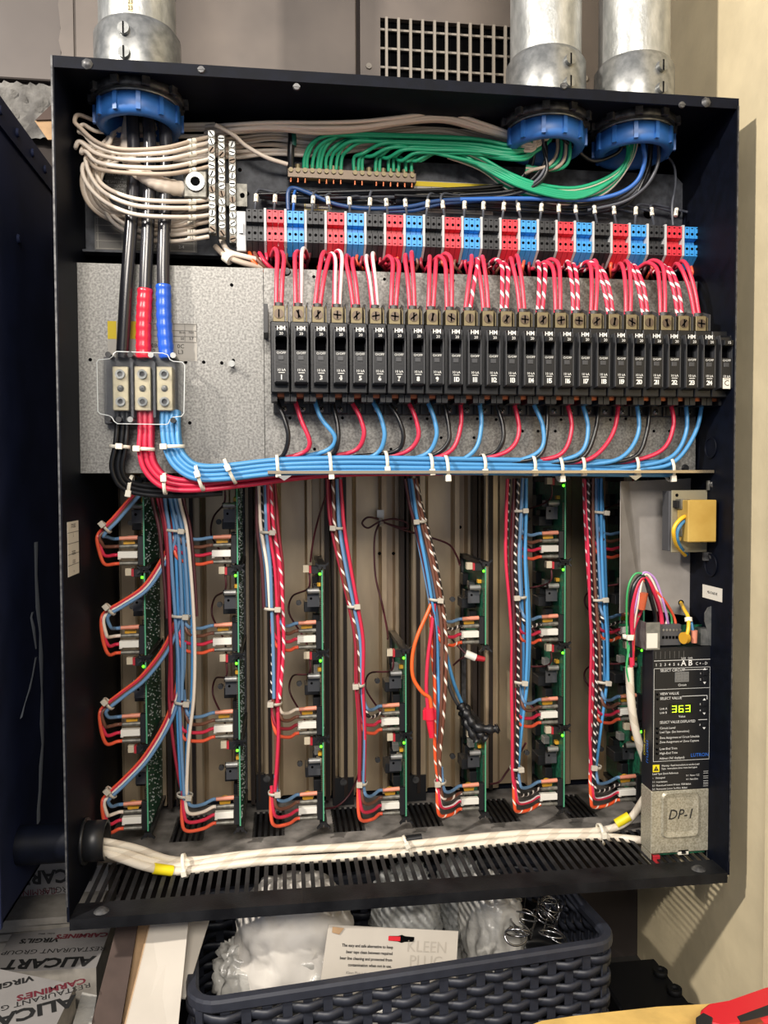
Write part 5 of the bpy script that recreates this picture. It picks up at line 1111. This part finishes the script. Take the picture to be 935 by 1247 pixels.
path = cat_path(pxpath([(788, 1024, .10), (760, 1021, .128), (730, 1019, .135), (690, 1019, .138), (640, 1022, .140), (580, 1029, .136), (520, 1036, .130), (450, 1042, .124), (380, 1046, .120), (320, 1049, .116), (260, 1056, .112), (215, 1061, .106), (180, 1056, .096), (150, 1046, .086), (128, 1038, .078), (110, 1032, .075)]), 6)
mb = MB(); mb.tube(path, .0060, 12); obj('jacket', mb, 'cable_jacket', c2_)
p, q = at(187, 1057.5, .098), at(210, 1060.5, .105); obj('yellow_tape', MB().cyl(p, q, .0074, 12), 'tape_yellow', c2_)
c3_ = thing('control_cable', at(160, 1035, .08), 'white jacketed control cable that ends in black tape at midway', 'cable')
path = cat_path(pxpath([(505, 1021, .150), (450, 1028, .146), (380, 1034, .142), (300, 1040, .136), (240, 1047, .128), (205, 1046, .118), (170, 1034, .100), (145, 1028, .086), (128, 1025, .078), (110, 1023, .075)]), 6)
mb = MB(); mb.tube(path, .0050, 12); obj('jacket', mb, 'cable_jacket', c3_)
p, q = at(493, 1023, .149), at(513, 1020, .151); obj('black_tape', MB().cyl(p, q, .0062, 12), 'plastic_black', c3_)
tie(c2_, 225, 1054, .110, 1.4, 13, .014, (.2, 0), .005); tie(c2_, 497, 1030, .134, 1.1, 13, .013, (-.5, 0), .004); tie(c2_, 731, 1016, .140, 1.5, 13, .013, (-.3, 0), .005)
sc_ = thing('sensor_lead', at(836, 760, .06), 'yellow and blue leads from the sheet hole to the controller', 'wire')
w3(sc_, pxpath([(829, 734, .111), (834, 744, .07), (838, 752, .055), (838, 765, .045), (836, 775, .044)]), .0028, 'wire_yellow', 'wire'); w3(sc_, pxpath([(829, 736, .111), (835, 748, .074), (841, 756, .056), (844, 772, .05)]), .0022, 'wire_sky', 'wire')
obj('cable_tie', MB().cyl(at(838, 752, .055), at(838.5, 757, .053), .0055, 10), 'nylon', sc_)
# ================================================================== things below the cabinet
from mathutils import noise as mno
ZF = -.345
def perim(c, ux, uy, hx, hy, r, step):            # rounded-rectangle perimeter: list of (point, outward normal)
    o = []
    def arc(cx, cy, a0):
        n = 6
        for i in range(n): a = a0+PI/2*i/n; o.append((c+ux*(cx+math.cos(a)*r)+uy*(cy+math.sin(a)*r), ux*math.cos(a)+uy*math.sin(a)))
    def line(x0, y0, x1, y1, nx, ny):
        L = math.hypot(x1-x0, y1-y0); k = max(1, int(L/step))
        for i in range(k): t = i/k; o.append((c+ux*(x0+(x1-x0)*t)+uy*(y0+(y1-y0)*t), ux*nx+uy*ny))
    a, b = hx-r, hy-r
    arc(a, b, 0); line(a, hy, -a, hy, 0, 1); arc(-a, b, PI/2); line(-hx, b, -hx, -b, -1, 0); arc(-a, -b, PI); line(-a, -hy, a, -hy, 0, -1); arc(a, -b, 1.5*PI); line(hx, -b, hx, b, 1, 0)
    return o
ZR = -.085
FL, FR = atz(232, 1221, ZR), atz(752, 1142, ZR); ux = (FR-FL); bw = ux.length; ux.normalize(); uy = Vector((-ux.y, ux.x, 0)); bd = .27
bc = FL+ux*bw/2+uy*bd/2; bc.z = 0
bk_ = thing('storage_basket', (bc.x, bc.y, ZF), 'dark grey woven plastic basket full of bags under the cabinet', 'basket')
P = perim(bc, ux, uy, bw/2, bd/2, .035, .012); n = len(P)
mb = MB(); prof = [(.004, 0), (.006, -.004), (.006, -.014), (.002, -.018), (-.006, -.018), (-.010, -.012), (-.010, -.004), (-.006, 0)]; m = len(prof); vs = []
for p, nn in P: vs += [p+nn*a+Vector((0, 0, ZR+b)) for a, b in prof]
mb.add(vs, [(i*m+k, ((i+1) % n)*m+k, ((i+1) % n)*m+(k+1) % m, i*m+(k+1) % m) for i in range(n) for k in range(m)], False); obj('rim', mb, 'basket', bk_)
PP = perim(bc, ux, uy, bw/2, bd/2, .035, .0065); N = len(PP); rows = 15; rh = .0155; per = 4    # points per stake interval
nst = N//per; PP = PP[:nst*per]; N = len(PP)
for r in range(rows):
    zc_ = ZR-.018-.009-rh*r; mb = MB(); vs = []; tp_ = 1-.06*r/rows
    for i, (p, nn) in enumerate(PP):
        ph = math.cos(PI*(i/per)+PI*r); off = .0042*ph; q = bc+(p-bc)*(1-.012*r/rows)
        for a, b in ((.0026, -.0055), (.0026, .0055), (-.0020, .0055), (-.0020, -.0055)):
            vs.append(q+nn*(off+a*(1 if abs(b) < .006 else 1))+Vector((0, 0, zc_+b)))
    mb.add(vs, [(i*4+k, ((i+1) % N)*4+k, ((i+1) % N)*4+(k+1) % 4, i*4+(k+1) % 4) for i in range(N) for k in range(4)], True); obj('woven_strand', mb, 'basket', bk_, bevel=0)
for s in range(nst):
    p, nn = PP[s*per]; t = Vector((-nn.y, nn.x, 0)); q = bc+(p-bc)*.988; zb_ = ZR-.018-rh*rows-.006
    mb = MB(); vs = []
    for c_, z in ((p, ZR-.016), (q, zb_)): vs += [c_+t*a+nn*b+Vector((0, 0, z)) for a, b in ((-.006, -.0012), (.006, -.0012), (.006, .0012), (-.006, .0012))]
    mb.add(vs, [(0, 1, 5, 4), (1, 2, 6, 5), (2, 3, 7, 6), (3, 0, 4, 7), (4, 5, 6, 7), (3, 2, 1, 0)]); obj('stake', mb, 'basket', bk_)
zb_ = ZR-.018-rh*rows-.006
mb = MB(); mb.prism([bc+(p-bc)*.985+Vector((0, 0, zb_)) for p, _ in P], (0, 0, .004)); obj('bottom', mb, 'basket', bk_)
mb = MB(); mb.prism([bc+(p-bc)*.985+Vector((0, 0, ZF)) for p, _ in P], (0, 0, zb_-ZF)); obj('base', mb, 'basket', bk_)
# ---- crumpled bags in the basket
Zv = Vector((0, 0, 1))
def inb(px, py, z, ru, rv):                        # pixel on level z, kept inside the basket walls
    p = atz(px, py, z)-bc; u, v = p.dot(ux), p.dot(uy); mu, mv = bw/2-.016-ru, bd/2-.016-rv
    u = max(-mu, min(mu, u)); v = max(-mv, min(mv, v)); q = bc+ux*u+uy*v; q.z = z; return q
def lump(name, m, px, py, z, ru, rv, rz, label, cat, seed, amp=.25, n=60, k=36):
    """crumpled bag: rounded block of half-axes (ru, rv, rz) with creases"""
    cen = inb(px, py, z, ru, rv); vs = []
    for j in range(k+1):
        a = PI*j/k
        for i in range(n):
            b = 2*PI*i/n; d = Vector((math.sin(a)*math.cos(b), math.sin(a)*math.sin(b), math.cos(a)))
            e = Vector([math.copysign(abs(x)**.75, x) for x in d]); w_ = d+Vector((mno.noise(d*1.7+Vector((seed, 3, 0))), mno.noise(d*1.7+Vector((9, seed, 0))), 0))*.5
            f = 1-amp*abs(mno.noise(w_*2.3+Vector((seed, 0, 0))))*1.3-amp*.6*abs(mno.noise(w_*5.1+Vector((0, seed, 0))))-amp*.25*abs(mno.noise(w_*11+Vector((seed, seed, 0))))
            vs.append(cen+(ux*(ru*e.x)+uy*(rv*e.y)+Zv*(rz*e.z))*f)
    mb = MB(); mb.add(vs, [(j*n+i, (j+1)*n+i, (j+1)*n+(i+1) % n, j*n+(i+1) % n) for j in range(k) for i in range(n)], True)
    return obj(name, mb, m, None, label, cat, None)
lump('paper_bag', 'bag_paper', 355, 1130, -.125, .092, .085, .095, 'plump white paper bag standing in the basket beside the printed card', 'bag', 1.3, .16)
lump('plastic_bag', 'poly_white', 300, 1185, -.155, .055, .050, .050, 'crumpled cloudy plastic bag in the basket corner by the white flap', 'bag', 4.1, .3)
lump('plastic_bag', 'poly_white', 395, 1180, -.150, .065, .045, .055, 'crumpled cloudy plastic bag between paper bag and printed card', 'bag', 9.1, .3)
lump('plastic_bag', 'poly_bag', 490, 1100, -.115, .060, .060, .075, 'clear crumpled plastic bag behind the printed card', 'bag', 7.7, .32)
lump('plastic_bag', 'poly_white', 598, 1130, -.125, .050, .062, .085, 'grey translucent plastic bag beside the steel rings', 'bag', 12.4, .26)
lump('plastic_bag', 'poly_bag', 560, 1090, -.110, .040, .045, .070, 'small clear plastic bag bulging under the slotted bottom', 'bag', 15.4, .32)
lump('plastic_bag', 'poly_white', 500, 1150, -.240, .180, .080, .060, 'white plastic bag at the bottom of the basket', 'bag', 21.4, .3)
# printed card with a hanging hole, leaning inside the front of the basket
yk = lambda px: (FL.y+(FR.y-FL.y)*(px-232)/(752-232))
K = [at(400, 1126, yk(400)+.055), at(558, 1134, yk(558)+.050), at(562, 1172, yk(562)+.036), at(396, 1196, yk(396)+.034)]
kd = thing('printed_card', (K[0]+K[2])/2-Vector((0, 0, .05)), 'white printed package card with a hanging slot standing in the basket', 'card')
kn = (K[1]-K[0]).cross(K[3]-K[0]).normalized()
if kn.y > 0: kn = -kn
kx = (K[1]-K[0]).normalized(); ku = kn.cross(kx).normalized()
if ku.z < 0: ku = -ku
kw = (K[1]-K[0]).length; K[2] = K[1]-ku*.088; K[3] = K[0]-ku*.092-kx*.004
obj('card', MB().prism(K, -kn*.0016), 'paper_white', kd)
def ck(f, d): return K[0]+kx*(kw*f)-ku*d+kn*.0006
for i, s in enumerate(('The easy and safe alternative to keep', 'beer taps clean between required', 'beer line cleaning and protected from', 'contamination when not in use.')): text(s, .0052, ck(.50, .024+i*.0078), kx, ku, 'print_black', kd, align='RIGHT', bold=.00012, sx=.92)
for i, s in enumerate(('Kleen Plug is the first Food Safety', 'solution to help keep beer taps clean', 'and protected from fruit flies and', 'other contaminants.')): text(s, .0050, ck(.50, .057+i*.0074), kx, ku, 'print_grey', kd, align='RIGHT', sx=.92)
text('KLEEN', .020, ck(.76, .022), kx, ku, 'emboss', kd); text('PLUG', .020, ck(.76, .040), kx, ku, 'emboss', kd); text('Kl', .018, ck(.66, .056), kx, ku, 'print_black', kd, bold=.0004)
q = ck(.56, .013); sl_ = MB(); sl_.prism([q+kx*a+ku*b for a, b in ((-.018, -.003), (-.005, -.0035), (0, -.005), (.005, -.0035), (.018, -.003), (.018, .003), (.005, .0035), (0, .005), (-.005, .0035), (-.018, .003))], -kn*.0004); obj('hanging_slot', sl_, 'dark_slot', kd)
q2 = q-kx*.010+kn*.0004; mb = MB(); mb.prism([q2+kx*a+ku*b for a, b in ((-.009, -.0028), (.008, -.0028), (.008, .0028), (-.009, .0028))], -kn*.0003); obj('red_scrap', mb, 'tool_red', kd)
q = ck(.03, .002)+kn*.0005; obj('torn_corner', MB().prism([q, q+kx*.016-ku*.001, q+kx*.010-ku*.009, q-ku*.007], kn*.0008), 'cardboard', kd)
# steel rings and rods
RW = ['largest', 'tilted', 'flat-lying', 'upright']
for i in range(16):
    c = inb(626+(i*37) % 72, 1094+(i*23) % 50, -.105+.005*(i % 5), .022, .022); an = random.uniform(0, PI); tl_ = random.uniform(.2, 1.2)
    R = Matrix.Rotation(an, 3, 'Z') @ Matrix.Rotation(tl_, 3, 'X'); rad = random.uniform(.016, .021)
    mb = MB(); mb.tube([c+R @ Vector((math.cos(a)*rad, math.sin(a)*rad*.75, 0)) for a in [2*PI*k/22 for k in range(22)]], .0015, 6, closed=True)
    obj('steel_ring', mb, 'ring_steel', None, 'shiny oval steel ring heaped in the basket by the plastic bag', 'ring', 'steel rings in the basket')
for i in range(4):
    p, q = inb(640+16*i, 1090+4*i, -.098, .01, .02), inb(632+14*i, 1150-6*i, -.13, .01, .02); obj('steel_rod', MB().cyl(p, q, .0016, 8), 'ring_steel', None, 'thin steel rod lying among the rings in the basket', 'rod', 'steel rods in the basket')
lump('cloth_bundle', 'plastic_black', 665, 1120, -.175, .065, .085, .055, 'dark cloth bundle beneath the steel rings', 'cloth', 33.3, .2)

# ---- cartons, boards and flaps on the floor beside the basket
def slab(name, q, z0, m, label, cat, parent=None, group=None, bevel=.0015):
    """box with a slanted four-corner top given as 3D points, walls down to z0"""
    n = len(q); vs = [Vector(p) for p in q]+[Vector((p.x, p.y, z0)) for p in q]
    mb = MB(); mb.add(vs, [tuple(range(n)), tuple(range(2*n-1, n-1, -1))]+[(i, n+i, n+(i+1) % n, (i+1) % n) for i in range(n)])
    return obj(name, mb, m, parent, label, cat, group)
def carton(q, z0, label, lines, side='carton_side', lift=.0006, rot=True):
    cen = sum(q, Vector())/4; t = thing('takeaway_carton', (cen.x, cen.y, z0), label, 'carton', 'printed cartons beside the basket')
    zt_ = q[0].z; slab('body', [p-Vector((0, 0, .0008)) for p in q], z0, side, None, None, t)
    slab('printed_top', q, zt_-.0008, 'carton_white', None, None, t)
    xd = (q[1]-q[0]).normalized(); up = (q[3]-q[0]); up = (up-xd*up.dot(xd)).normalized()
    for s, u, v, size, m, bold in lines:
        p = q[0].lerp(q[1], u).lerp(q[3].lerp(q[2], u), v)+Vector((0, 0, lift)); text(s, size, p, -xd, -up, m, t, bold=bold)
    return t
z = -.10
q = [atz(-12, 1184, z), atz(117, 1178, z), atz(138, 1121, z), atz(14, 1138, z)]
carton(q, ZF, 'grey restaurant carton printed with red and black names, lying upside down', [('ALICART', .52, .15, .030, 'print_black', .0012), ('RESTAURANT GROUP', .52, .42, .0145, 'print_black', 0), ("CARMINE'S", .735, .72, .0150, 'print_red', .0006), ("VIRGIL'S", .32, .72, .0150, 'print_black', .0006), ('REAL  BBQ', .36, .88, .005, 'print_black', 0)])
z = -.085
q = [atz(-70, 1300, z), atz(62, 1262, z), atz(92, 1199, z), atz(-40, 1172, z)]
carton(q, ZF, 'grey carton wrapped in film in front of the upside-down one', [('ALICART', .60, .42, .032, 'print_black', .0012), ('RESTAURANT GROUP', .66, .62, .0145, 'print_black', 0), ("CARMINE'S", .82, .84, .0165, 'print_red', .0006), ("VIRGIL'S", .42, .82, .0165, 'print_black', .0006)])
z = -.12
q = [atz(76, 1290, z), atz(104, 1290, z), atz(118, 1212, z), atz(100, 1208, z)]
o = slab('film_wrapped_stack', q, ZF, 'poly_white', 'stack of cartons in shiny film beside the brown boards', 'carton stack')
# cartons standing behind, under the neighbouring cabinet
YS = .262; zs = -.095
cb = thing('standing_carton', (at(60, 1080, YS).x, YS+.03, zs), 'white carton with dark upside-down lettering under the nipple', 'carton')
x0, x1 = at(-40, 1085, YS).x, at(132, 1085, YS).x; z1 = at(60, 1046, YS).z
obj('body', MB().box(x0, x1, YS, YS+.07, zs, z1), 'carton_white', cb)
text('ALICART', .030, (at(70, 1066, YS).x, YS-.0006, at(70, 1066, YS).z), (-1, 0, 0), (0, 0, -1), 'print_black', cb, bold=.0010); text("VIRGIL'S", .014, (at(72, 1083, YS).x, YS-.0006, at(72, 1083, YS).z), (-1, 0, 0), (0, 0, -1), 'print_black', cb); text("CARMINE'S", .014, (at(42, 1086, YS).x, YS-.0006, at(42, 1086, YS).z), (-1, 0, 0), (0, 0, -1), 'print_red', cb)
q = [Vector((x0-.05, .197, zs)), Vector((x1, .197, zs)), Vector((x1, YS+.075, zs)), Vector((x0-.05, YS+.075, zs))]
st_ = thing('carton_stack', ((x0+x1)/2, .22, ZF), 'pile of flattened white cartons under the standing carton', 'carton stack')
lay = 22; hh = (zs-ZF)/lay
for i in range(lay):
    o_ = random.uniform(-.003, .003); obj('flattened_carton', MB().box(x0-.05, x1+o_, .197+o_, YS+.075, ZF+hh*i, ZF+hh*(i+1)-.0012), 'carton_side', st_)
# brown boards and the white flap
def board(q, t, m, label, cat, name):
    n = (q[1]-q[0]).cross(q[3]-q[0]).normalized(); n = n if n.y > 0 else -n
    mb = MB(); mb.prism(q, n*t); return obj(name, mb, m, None, label, cat)
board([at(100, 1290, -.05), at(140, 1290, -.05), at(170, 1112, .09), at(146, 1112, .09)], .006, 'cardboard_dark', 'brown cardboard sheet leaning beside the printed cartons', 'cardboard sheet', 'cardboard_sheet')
board([at(128, 1290, -.03), at(160, 1290, -.03), at(196, 1108, .10), at(168, 1108, .10)], .006, 'cardboard', 'narrow brown cardboard sheet between its twin and the white flap', 'cardboard sheet', 'cardboard_sheet')
wf = thing('carton_flap', at(190, 1250, -.06), 'large white carton flap with brown torn edge beside the basket', 'carton flap')
q = [at(140, 1300, -.10), at(212, 1300, -.10), at(230, 1116, .05), at(183, 1124, .05)]
n_ = (q[1]-q[0]).cross(q[3]-q[0]).normalized(); n_ = n_ if n_.y > 0 else -n_
obj('white_face', MB().prism(q, n_*.004), 'paper_white', wf); mb = MB(); mb.tube([q[0]+n_*.002, q[3]+n_*.002], .0022, 6); obj('torn_edge', mb, 'cardboard', wf)
board([at(214, 1215, -.02), at(226, 1215, -.02), at(258, 1110, .09), at(232, 1112, .09)], .003, 'paper_white', 'folded white paper between the flap and the basket', 'paper', 'folded_paper')
# black crate in the dark corner
kc = thing('black_crate', at(800, 1240, .10), 'black plastic crate in the dark corner below the cabinet', 'crate')
cr_ = at(797, 1166, .30); x1 = cr_.x; ztop = cr_.z; x0 = x1-.12
obj('body', MB().box(x0, x1, .06, .30, ZF, ztop), 'crate_black', kc, bevel=.004)
for i in range(4):
    p = Vector((x1-.014, .10+i*.05, ztop)); obj('peg', MB().ring(p, p+Vector((0, 0, .010)), .012, .006, 14), 'crate_black', kc)
for i in range(3):
    p = Vector((x0+.03+i*.028, .0595, ztop-.03)); obj('handle_hole', MB().cyl(p, p+Vector((0, -.0008, 0)), .008, 14), 'dark_slot', kc)
# cardboard box edge and the red tool in the foreground
zq = -.06
q = [atz(610, 1262, zq), atz(960, 1290, zq), atz(960, 1217, zq), atz(800, 1226, zq), atz(700, 1237, zq), atz(660, 1243, zq)]
q = [Vector((p.x, p.y, zq)) for p in q]
slab('cardboard_box', q, ZF, 'cardboard_yellow', 'yellowish cardboard box in the foreground under the red tool', 'box')
tl = thing('utility_tool', atz(900, 1240, zq), 'red and black hand tool lying on the cardboard box', 'tool')
def tp2(px, py, h): p = atz(px, py, zq+h); return p
bodyp = [atz(852, 1240, zq+.012), atz(862, 1232, zq+.012), atz(885, 1228, zq+.012), atz(930, 1212, zq+.012), atz(960, 1206, zq+.012), atz(970, 1250, zq+.012), atz(880, 1262, zq+.012), atz(856, 1256, zq+.012)]
bodyp = [Vector((p.x, p.y, zq+.001)) for p in bodyp]; obj('body', MB().prism(bodyp, (0, 0, .022)), 'tool_red', tl, bevel=.003)
def tpoly(pts, z0, z1, m, name): q = [atz(a, b, zq+.023) for a, b in pts]; obj(name, MB().prism([Vector((p.x, p.y, zq+z0)) for p in q], (0, 0, z1-z0)), m, tl, bevel=.001)
tpoly([(847, 1240), (856, 1234), (868, 1240), (864, 1262), (850, 1262)], .002, .0245, 'tool_black', 'nose')
tpoly([(897, 1238), (935, 1224), (960, 1222), (965, 1230), (938, 1236), (902, 1246)], .0225, .0238, 'tool_black', 'grip_inlay')
tpoly([(900, 1246), (925, 1240), (930, 1246), (905, 1254)], .0225, .0245, 'copper', 'blade_slot')
